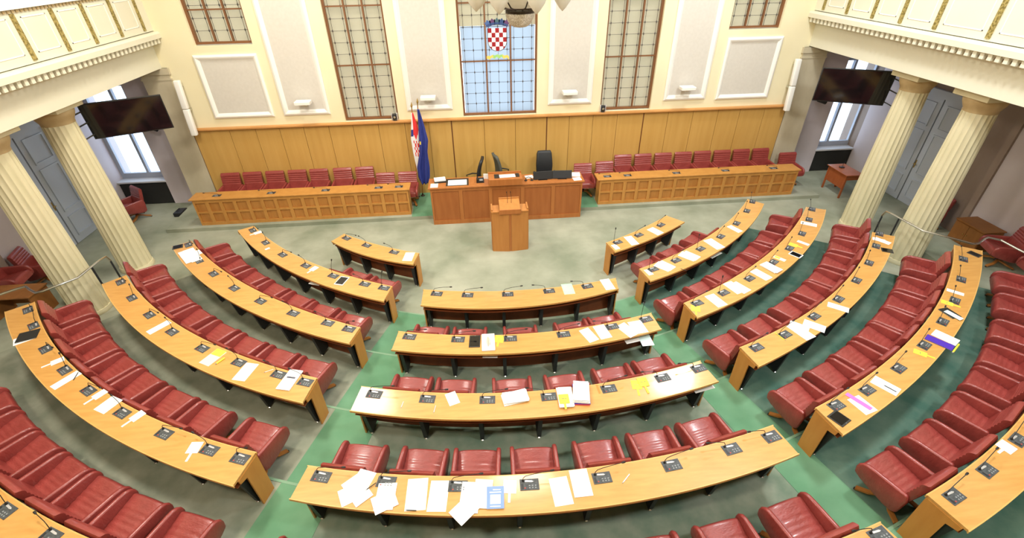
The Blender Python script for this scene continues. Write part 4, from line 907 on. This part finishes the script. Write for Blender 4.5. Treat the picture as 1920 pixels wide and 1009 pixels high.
# ---------------------------------------------------------------- curved desks
def quad(c, t): u = t - c[0]; return c[1] * u * u + c[2] * u + c[3]
def curved_desk(n, d):
    zf = STEP * (d['k'] - 1); zt = d['z']; F, N = d['f'], d['n']; (a0, a1), (b0, b1) = d['tf'], d['tn']
    o = Vector(pt((a0 + a1) / 2, quad(F, (a0 + a1) / 2), zf)); th = thing('curved_desk', '', 'desk', o)
    side = {'L': 'left', 'C': 'centre', 'R': 'right'}[n[0]]
    th['label'] = 'honey coloured curved wooden desk, ' + DESKN[n].replace(' desk', '') + ' of the %s block' % {'L': 'left', 'C': 'centre', 'R': 'right'}[n[0]]
    ns = 36
    def edge(u, off, near=False):   # point at fraction u, off metres in from the far edge (or in from the near edge)
        tf = a0 + (a1 - a0) * u; tn = b0 + (b1 - b0) * u
        p = Vector(pt(tf, quad(F, tf))); q = Vector(pt(tn, quad(N, tn))); dv = (q - p).normalized()
        return (q - dv * off if near else p + dv * off) - Vector((o.x, o.y, 0))
    def strip(offs, u0, u1, seg=ns):   # offs: list of (off, near, z)
        V = []; F_ = []; m = len(offs)
        for i in range(seg + 1):
            u = u0 + (u1 - u0) * i / seg
            for of, nr, z in offs: p = edge(u, of, nr); V.append((p.x, p.y, z - zf))
        for i in range(seg):
            for k in range(m): F_.append((m * i + k, m * i + (k + 1) % m, m * (i + 1) + (k + 1) % m, m * (i + 1) + k))
        F_ += [tuple(range(m)), tuple(range(seg * m, seg * m + m))]
        return MB().add(V, F_)
    ln = (edge(1, 0) - edge(0, 0)).length; e = .022 / ln
    part('desktop', strip([(.012, 0, zt), (.012, 1, zt), (.012, 1, zt - .032), (.012, 0, zt - .032)], e * .5, 1 - e * .5), M['desk'], th)
    part('edge_strip', strip([(0, 0, zt), (.0118, 0, zt), (.0118, 0, zt - .034), (0, 0, zt - .034)], 0, 1), M['desk_edge'], th)
    part('edge_strip', strip([(.0118, 1, zt), (0, 1, zt), (0, 1, zt - .034), (.0118, 1, zt - .034)], 0, 1), M['desk_edge'], th)
    part('front_panel', strip([(.02, 0, zt - .035), (.042, 0, zt - .035), (.042, 0, zf + .06), (.02, 0, zf + .06)], e * 1.3, 1 - e * 1.3), M['desk_dark'], th)
    part('under_shelf', strip([(.045, 0, zt - .130), (.05, 1, zt - .130), (.05, 1, zt - .142), (.045, 0, zt - .142)], e * 1.4, 1 - e * 1.4), M['desk_dark'], th)
    for u0, u1 in ((e * .15, e * 1.2), (1 - e * 1.2, 1 - e * .15)):
        prof = [(.015, zf), (.235, zf), (.255, zt - .135), (.36, zt - .105), (.37, zt - .036), (.015, zt - .036)]
        V = []
        for u in (u0, u1):
            for of, z in prof: p = edge(u, of); V.append((p.x, p.y, z - zf))
        m = len(prof); part('side_panel', MB().add(V, [tuple(range(m)), tuple(range(m, 2 * m))] + [(k, (k + 1) % m, m + (k + 1) % m, m + k) for k in range(m)]), M['desk_side'], th)
    nl = max(3, int(round(ln / .83)))
    for i in range(nl + 1):
        u = (.10 / ln) + (1 - .20 / ln) * i / nl; hw = .028 / ln
        prof = [(.046, zf + .07), (.20, zf + .035), (.235, zf + .035), (.33, zt - .15), (.33, zt - .145), (.046, zt - .145)]
        V = []
        for uu in (u - hw, u + hw):
            for of, z in prof: p = edge(uu, of); V.append((p.x, p.y, z - zf))
        m = len(prof); lg = part('leg', MB().add(V, [tuple(range(m)), tuple(range(m, 2 * m))] + [(k, (k + 1) % m, m + (k + 1) % m, m + k) for k in range(m)]), M['charcoal'], th)
        p = edge(u, .217); part('foot', MB().lathe([(.022, 0), (.024, .012), (.012, .02), (.012, .036)], 8, c=(p.x, p.y)), M['steel'], lg)
    return th
for n, d in DESKS.items(): curved_desk(n, d)

# ---------------------------------------------------------------- microphone units
def make_unit(kind):
    t = thing('microphone_unit', 'grey microphone unit', 'microphone', (0, 0, 0), 0, 'microphone units set into the desks')
    part('plate', MB().box(-.108, .108, -.068, .068, 0, .006), M['unit'], t, bevel=.002, seg=1)
    k = MB()
    for r in range(2):
        for c in range(3): k.box(-.008 + c * .034, .008 + c * .034, -.050 + r * .026, -.036 + r * .026, .0061, .0105)
    part('keys', k, M['key'], t); part('red_key', MB().box(-.060, -.044, -.050, -.036, .0061, .0095), M['key_red'], t)
    part('card_slot', MB().prism([(-.05, .01), (.03, .004), (.05, .012), (.03, .026), (-.045, .032)], .0061, .012, 'z', 0, Matrix.Translation((.0, .018, 0))), M['silver'], t, bevel=.002, seg=1)
    part('speaker_grille', MB().box(-.095, -.068, -.055, .01, .0061, .008), M['key_dark'], t)
    if kind == 'side': P = [(-.07, .045, .006), (-.07, .047, .05), (-.045, .052, .085), (.02, .058, .10), (.12, .066, .115), (.24, .075, .125)]
    elif kind == 'short': P = [(-.07, .045, .006), (-.07, .05, .06), (-.055, .056, .10), (-.01, .064, .12), (.05, .07, .13)]
    elif kind == 'up': P = [(-.07, .045, .006), (-.07, .05, .08), (-.06, .06, .18), (-.035, .08, .30)]
    else: P = [(-.07, .045, .006), (-.07, .048, .05), (-.085, .055, .085), (-.13, .065, .10), (-.20, .075, .11), (-.27, .085, .115)]
    b = part('socket', MB().lathe([(.013, .0061), (.013, .02), (.008, .03)], 8, c=(-.07, .045)), M['black'], t)
    g = part('gooseneck', MB().tube(P, .0042, 5), M['black'], t)
    e = Vector(P[-1]); d = (e - Vector(P[-2])).normalized(); part('microphone_tip', MB().tube([e, e + d * .012, e + d * .042, e + d * .05], [.006, .012, .012, .006], 7), M['black'], g)
    return t
units = {}
def unit(kind, x, y, z, rz, label):
    if kind not in units:
        u = make_unit(kind); note_parts(u); units[kind] = u; u.location = (x, y, z); u.rotation_euler = (0, 0, rz); u['label'] = label; return u
    return dup(units[kind], label, (x, y, z), rz)
UP = {('L2', 6), ('R1', 0), ('R2', 0), ('C2', 5), ('L2', 4), ('R2', 2), ('R3', 1)}
for n, row in UNITS.items():
    N = len(row)
    for i, (t, off) in enumerate(row):
        d = DESKS[n]; r = quad(d['f'], t) + min(max(off, .10), .28); x, y, _ = pt(t, r)
        kind = 'up' if (n, i) in UP else ('other' if (n[0] == 'L' and i % 2 == 1) or (i == N - 1 and n[0] != 'R') else 'side')
        if n[0] in 'LC' and i >= N - 2: kind = 'other' if (n, i) not in UP else 'up'
        if (n, i) == ('C3', 3): kind = 'other'
        gap = lambda a, b: abs(row[a][0] - row[b][0]) * r
        if kind == 'side' and i < N - 1 and gap(i, i + 1) < .46: kind = 'short'
        if kind == 'other' and i > 0 and gap(i, i - 1) < .46: kind = 'short'
        word = order(n, i, N)
        unit(kind, x, y, d['z'] + .0002, t, 'grey microphone unit on the %s, %s' % (DESKN[n], word))
def bench_unit(x, y, lab): unit('side', x, y, .8802, PI, lab)
for sd, lst in (('left', (-6.98, -5.56, -4.12, -2.70, -2.15)), ('right', (3.67, 4.25, 5.67, 7.11, 8.54))):
    for i, x in enumerate(lst): bench_unit(x, 12.20, 'grey microphone unit on the %s panelled bench, %s from the left' % (sd, ORD[i + 1]))

# ---------------------------------------------------------------- papers, voting paddles, tablets and pens on the desks
PAPER = {'white': 'paper', 'cream': 'cream_paper', 'grey': 'grey_paper', 'mint': 'mint_paper', 'pale blue': 'blue_paper', 'yellow': 'yellow', 'pink': 'pink', 'orange': 'orange', 'black': 'black', 'silver': 'silver', 'purple': 'purple'}
KINDW = {'sheet': ('paper_sheet', 'paper sheet', 'paper'), 'paddle': ('voting_paddle', 'voting paddle with a handle', 'paddle'), 'card': ('paper_card', 'small card', 'card'), 'tablet': ('tablet_computer', 'tablet computer', 'tablet'),
         'pen': ('pen', 'pen', 'pen'), 'note': ('paper_note', 'note strip', 'note'), 'stack': ('paper_stack', 'paper stack', 'paper'), 'booklet': ('booklet', 'booklet', 'booklet'), 'folder': ('folder', 'folder', 'folder')}
def key(it): return (it[1], it[0], it[8])
count = {}
for it in ITEMS: count.setdefault(key(it), []).append(it)
def polar(it): return math.atan2(it[2] - CX, CY - it[3])
for it in ITEMS:
    kind, n, x, y, rz, ln, wd, z, col = it
    under = z < DESKS[n]['z'] - .05
    same = sorted(count[key(it)], key=polar); i = same.index(it); nm, word, cat = KINDW[kind]
    same = [q for q in same if (q[7] < DESKS[q[1]]['z'] - .05) == under]; i = same.index(it)
    cw = {'dark': 'black', 'blueprint': 'white blue printed', 'feather': 'white feather covered', 'bluecover': 'blue covered', 'folders': 'tall white'}.get(col, col)
    lab = '%s %s %s the %s' % (cw, word, 'under the top of' if under else 'on', DESKN[n])
    if len(same) > 1: lab += ', ' + order(n, i, len(same))
    z += .0004; t = None
    if kind in ('sheet', 'card', 'note'):
        h = .0012 if kind != 'card' else .002
        if kind == 'sheet' and ln > .2 and col in ('white', 'cream', 'mint') and not under:
            t = thing(nm, lab, cat, (x, y, z), rz); part('leaf', MB().box(-ln / 2, ln / 2, -wd / 2, wd / 2, 0, h), M[PAPER[col]], t)
            tx = MB(); rr = random.Random(int(x * 1000) + int(y * 777)); q = ln * .34
            while q > -ln * .30:
                a = wd * .36; c = -wd * .36 * rr.choice((1, 1, 1, .4, .7)); tx.box(q - .003, q, min(c, a), max(c, a), h + .0001, h + .0003); q -= .0125 if rr.random() > .15 else .03
            o = part('text_lines', tx, M['text'], t); o['kind'] = 'stuff'
        else:
            t = part(nm, MB().box(-ln / 2, ln / 2, -wd / 2, wd / 2, 0, h), M[PAPER[col]]); tag(t, lab, cat); t.location = (x, y, z); t.rotation_euler = (0, 0, rz)
    elif kind == 'pen':
        r = .005 if wd < .025 else .012; t = thing(nm, lab, cat, (x, y, z), rz)
        part('barrel', MB().tube([(-ln / 2 + .02, 0, r), (ln / 2, 0, r)], r, 7), M[PAPER[col]], t); part('nib', MB().tube([(-ln / 2, 0, r), (-ln / 2 + .02, 0, r)], [r * .2, r * .9], 7), M['key'], t)
    elif kind == 'paddle':
        hl = ln / 2; m = M['yellow' if col == 'yellow' else 'paper']; t = thing(nm, lab, cat, (x, y, z), rz)
        bl = part('blade', MB().box(-.085, .075, -wd / 2 - .01, wd / 2 + .01, 0, .004), m, t, bevel=.0015, seg=1); part('handle', MB().box(.0755, max(hl, .17), -.014, .014, 0, .004), m, t)
        tx = MB().box(-.010, -.002, -wd * .30, wd * .05, .0042, .0046).box(-.010, -.002, wd * .10, wd * .30, .0042, .0046); part('lettering', tx, M['ink' if col == 'yellow' else 'text'], bl)
    elif kind == 'tablet':
        ln = max(ln, .20); t = thing(nm, lab, cat, (x, y, z), rz); part('body', MB().box(-ln / 2, ln / 2, -wd / 2, wd / 2, 0, .009), M['paper' if col == 'white' else 'black_folder'], t, bevel=.003, seg=1)
        part('screen', MB().box(-ln / 2 + .022, ln / 2 - .022, -wd / 2 + .014, wd / 2 - .014, .0091, .0097), M['screen'], t)
        part('home_button', MB().lathe([(.006, .0091), (.005, .0098)], 10, c=(ln / 2 - .011, 0)), M['key'], t)
    elif kind == 'folder':
        t = thing(nm, lab, cat, (x, y, z), rz); m = M['purple' if col == 'purple' else 'black_folder']
        part('back_cover', MB().box(-ln / 2, ln / 2, -wd / 2, wd / 2, 0, .002), m, t); part('pages', MB().box(-ln / 2 + .006, ln / 2 - .006, -wd / 2 + .005, wd / 2 - .006, .0021, .0085), M['paper'], t); part('front_cover', MB().box(-ln / 2, ln / 2, -wd / 2, wd / 2, .0086, .0106), m, t)
    elif kind == 'booklet':
        t = thing(nm, lab, cat, (x, y, z), rz); part('pages', MB().box(-ln / 2 + .003, ln / 2 - .003, -wd / 2 + .003, wd / 2 - .003, 0, .016), M['paper'], t)
        cv = part('cover', MB().box(-ln / 2, ln / 2, -wd / 2, wd / 2, .0161, .0175), M['print_blue' if col == 'bluecover' else 'paper'], t)
        T = .0176
        if col == 'blueprint':
            part('picture', MB().box(-ln * .36, ln * .02, -wd * .32, wd * .32, T, T + .0003), M['print_pale'], cv); part('title_block', MB().box(ln * .06, ln * .14, -wd * .32, wd * .32, T, T + .0003), M['ink'], cv); part('title_line', MB().box(ln * .20, ln * .215, -wd * .2, wd * .2, T, T + .0003), M['print_blue'], cv)
        elif col == 'feather':
            P = [(-.12, .0), (-.07, -.012), (-.02, -.034), (.05, -.036), (.10, -.018), (.135, .008), (.09, .022), (.03, .034), (-.03, .030), (-.08, .016)]
            part('feather_print', MB().prism(P, T, T + .0003), M['tan_ink'], cv); part('feather_shaft', MB().prism([(-.15, -.004), (.12, .0), (.12, .004), (-.15, .002)], T + .0004, T + .0006), M['brown_ink'], cv)
            part('feather_edge', MB().prism([(-.09, -.02), (-.03, -.034), (.0, -.038), (-.03, -.028), (-.09, -.012)], T + .0004, T + .0006), M['brown_ink'], cv)
        else:
            part('picture', MB().box(-ln * .30, ln * .12, -wd * .30, wd * .30, T, T + .0003), M['print_pale'], cv); part('title_line', MB().box(ln * .2, ln * .25, -wd * .34, wd * .34, T, T + .0003), M['paper'], cv); part('title_line', MB().box(ln * .32, ln * .36, -wd * .30, wd * .15, T, T + .0003), M['paper'], cv)
            part('title_line', MB().box(-ln * .42, -ln * .38, -wd * .3, wd * .3, T, T + .0003), M['paper'], cv)
    elif kind == 'stack':
        t = thing(nm, lab, cat, (x, y, z), rz); rr = random.Random(int(x * 100)); h = 0; ln = min(ln, .34)
        if col == 'folders':
            part('red_folder', MB().box(-ln / 2 - .02, ln / 2, -wd / 2, wd / 2, 0, .012), M['red_card'], t); part('violet_folder', MB().box(-ln / 2 - .01, ln / 2, -wd / 2 - .004, wd / 2 + .004, .0122, .026, 0, Matrix.Rotation(.03, 4, 'Z')), M['purple'], t); h = .0265
        for k in range(7 if col == 'folders' else 5):
            th = rr.choice((.003, .006, .009)); part('leaf', MB().box(-ln / 2, ln / 2, -wd / 2, wd / 2, h, h + th, 0, Matrix.Translation((rr.uniform(-.012, .012), rr.uniform(-.012, .012), 0)) @ Matrix.Rotation(rr.uniform(-.10, .10), 4, 'Z')), M['paper'], t); h += th + .0002

# ---------------------------------------------------------------- side aisles: tables, handrails
t = thing('small_table', 'small mahogany table beside the right aisle window', 'table', (10.8, 12.2, 0))
part('tabletop', MB().box(-.27, .27, -.44, .44, .70, .725), M['table'], t, bevel=.006)
part('side_board', MB().box(-.215, -.195, -.36, .36, .28, .699), M['table'], t)
for sx in (-1, 1):
    for sy in (-1, 1): part('leg', MB().box(sx * .21 - .025, sx * .21 + .025, sy * .38 - .018, sy * .38 + .018, 0, .699), M['table'], t)
part('apron', MB().box(-.18, .18, .36, .38, .55, .699).box(-.18, .18, -.38, -.36, .55, .699), M['table'], t)
t = thing('table_microphone', 'black microphone stand on the small mahogany table', 'microphone', (10.78, 12.35, .726))
part('foot', MB().box(-.06, .06, -.05, .05, 0, .025), M['black'], t, bevel=.006); part('stem', MB().tube([(0, 0, .025), (.02, .02, .12), (.10, .05, .16)], .006, 6), M['black'], t)
t = thing('brown_cabinet', 'low brown wooden cabinet standing against the right aisle wall', 'cabinet', (11.68, 8.72, .221))
part('carcass', MB().box(-.25, .25, -.36, .36, .0, .50), M['brown_box'], t); part('top', MB().box(-.27, .27, -.38, .38, .501, .53), M['brown_box'], t, bevel=.005)
for s in (-1, 1):
    dd = part('door', MB().box(-.265, -.251, min(s * .005, s * .35), max(s * .005, s * .35), .03, .48), M['brown_box'], t); part('knob', MB().tube([(-.266, s * .04, .27), (-.285, s * .04, .27)], .012, 8), M['brass'], dd)
t = thing('side_desk', 'brown wooden desk at the left edge on the left aisle platform', 'desk', (-9.35, 8.35, .221))
part('tabletop', MB().box(-.45, .45, -.25, .25, .50, .53), M['brown_box'], t, bevel=.005)
for s in (-1, 1): part('side_panel', MB().box(s * .41 - .015, s * .41 + .015, -.23, .23, 0, .499), M['brown_box'], t)
part('modesty_panel', MB().box(-.39, .39, .19, .21, .1, .499), M['brown_box'], t)
def handrail(pts, posts, label):
    t = thing('handrail', label, 'handrail', (pts[0][0], pts[0][1], 0)); o = Vector(t.location)
    part('rail', MB().tube([Vector(p) - o for p in pts], .022, 8), M['steel'], t, smooth=True)
    for p, zb in posts: part('post', MB().tube([Vector((p[0], p[1], zb)) - o, Vector(p) - o], .018, 8), M['charcoal'], t)
handrail(HAND_L, POST_L, 'steel handrail with a stepped bend beside the left outer column')
handrail(HAND_R, POST_R, 'steel handrail with a stepped bend beside the right outer column')
t = thing('floor_box', 'small black cable box on the carpet at the left end of the dais', 'box', (-8.62, 13.0, 0.0005))
part('shell', MB().box(-.12, .12, -.18, .18, 0, .12), M['black'], t, bevel=.02); part('handle', MB().tube([(-.05, -.08, .12), (-.05, -.08, .15), (-.05, .08, .15), (-.05, .08, .12)], .01, 6), M['charcoal'], t)

# ---------------------------------------------------------------- chandelier hanging over the floor
t = thing('chandelier', 'chandelier with frosted petal shades, dark ring and beaded basket before the middle window', 'chandelier', (.775, 7.8, 5.29))
V = [(.03, 0), (.10, .012), (.155, .045), (.19, .10), (.21, .15), (.218, .19), (.205, .195), (.03, .19)]
part('beaded_basket', MB().lathe(V, 24), M['crystal'], t, smooth=.8)
part('basket_ring', MB().lathe([(.19, .192), (.215, .194), (.215, .225), (.19, .23)], 24), M['bronze'], t)
part('centre_bowl', MB().lathe([(.12, .235), (.25, .28), (.36, .38), (.40, .50), (.38, .58)], 24), M['frosted'], t, smooth=.8)
for k in range(8):
    a = 2 * PI * k / 8 + .2; part('rib', MB().tube([(.13 * cos(a), .13 * sin(a), .238), (.27 * cos(a), .27 * sin(a), .275), (.385 * cos(a), .385 * sin(a), .375), (.42 * cos(a), .42 * sin(a), .50), (.40 * cos(a), .40 * sin(a), .60)], .010, 6), M['bronze'], t)
part('outer_ring', MB().tube([(.28 * cos(2 * PI * k / 24), .28 * sin(2 * PI * k / 24), .262) for k in range(25)], .010, 6), M['bronze'], t)
part('stem', MB().tube([(0, 0, .5), (0, 0, 4.1)], .03, 8), M['bronze'], t)
for k in range(8):
    a = 2 * PI * k / 8 + .25; c, s = .66 * cos(a), .66 * sin(a)
    p = part('petal_shade', MB().lathe([(.004, .235), (.05, .28), (.11, .36), (.15, .46), (.16, .55), (.15, .60)], 12, c=(c, s)), M['frosted'], t, smooth=.8)
    part('arm', MB().tube([(.05 * cos(a), .05 * sin(a), .75), (.4 * cos(a), .4 * sin(a), .80), (c, s, .70), (c, s, .60)], .012, 6), M['bronze'], p)
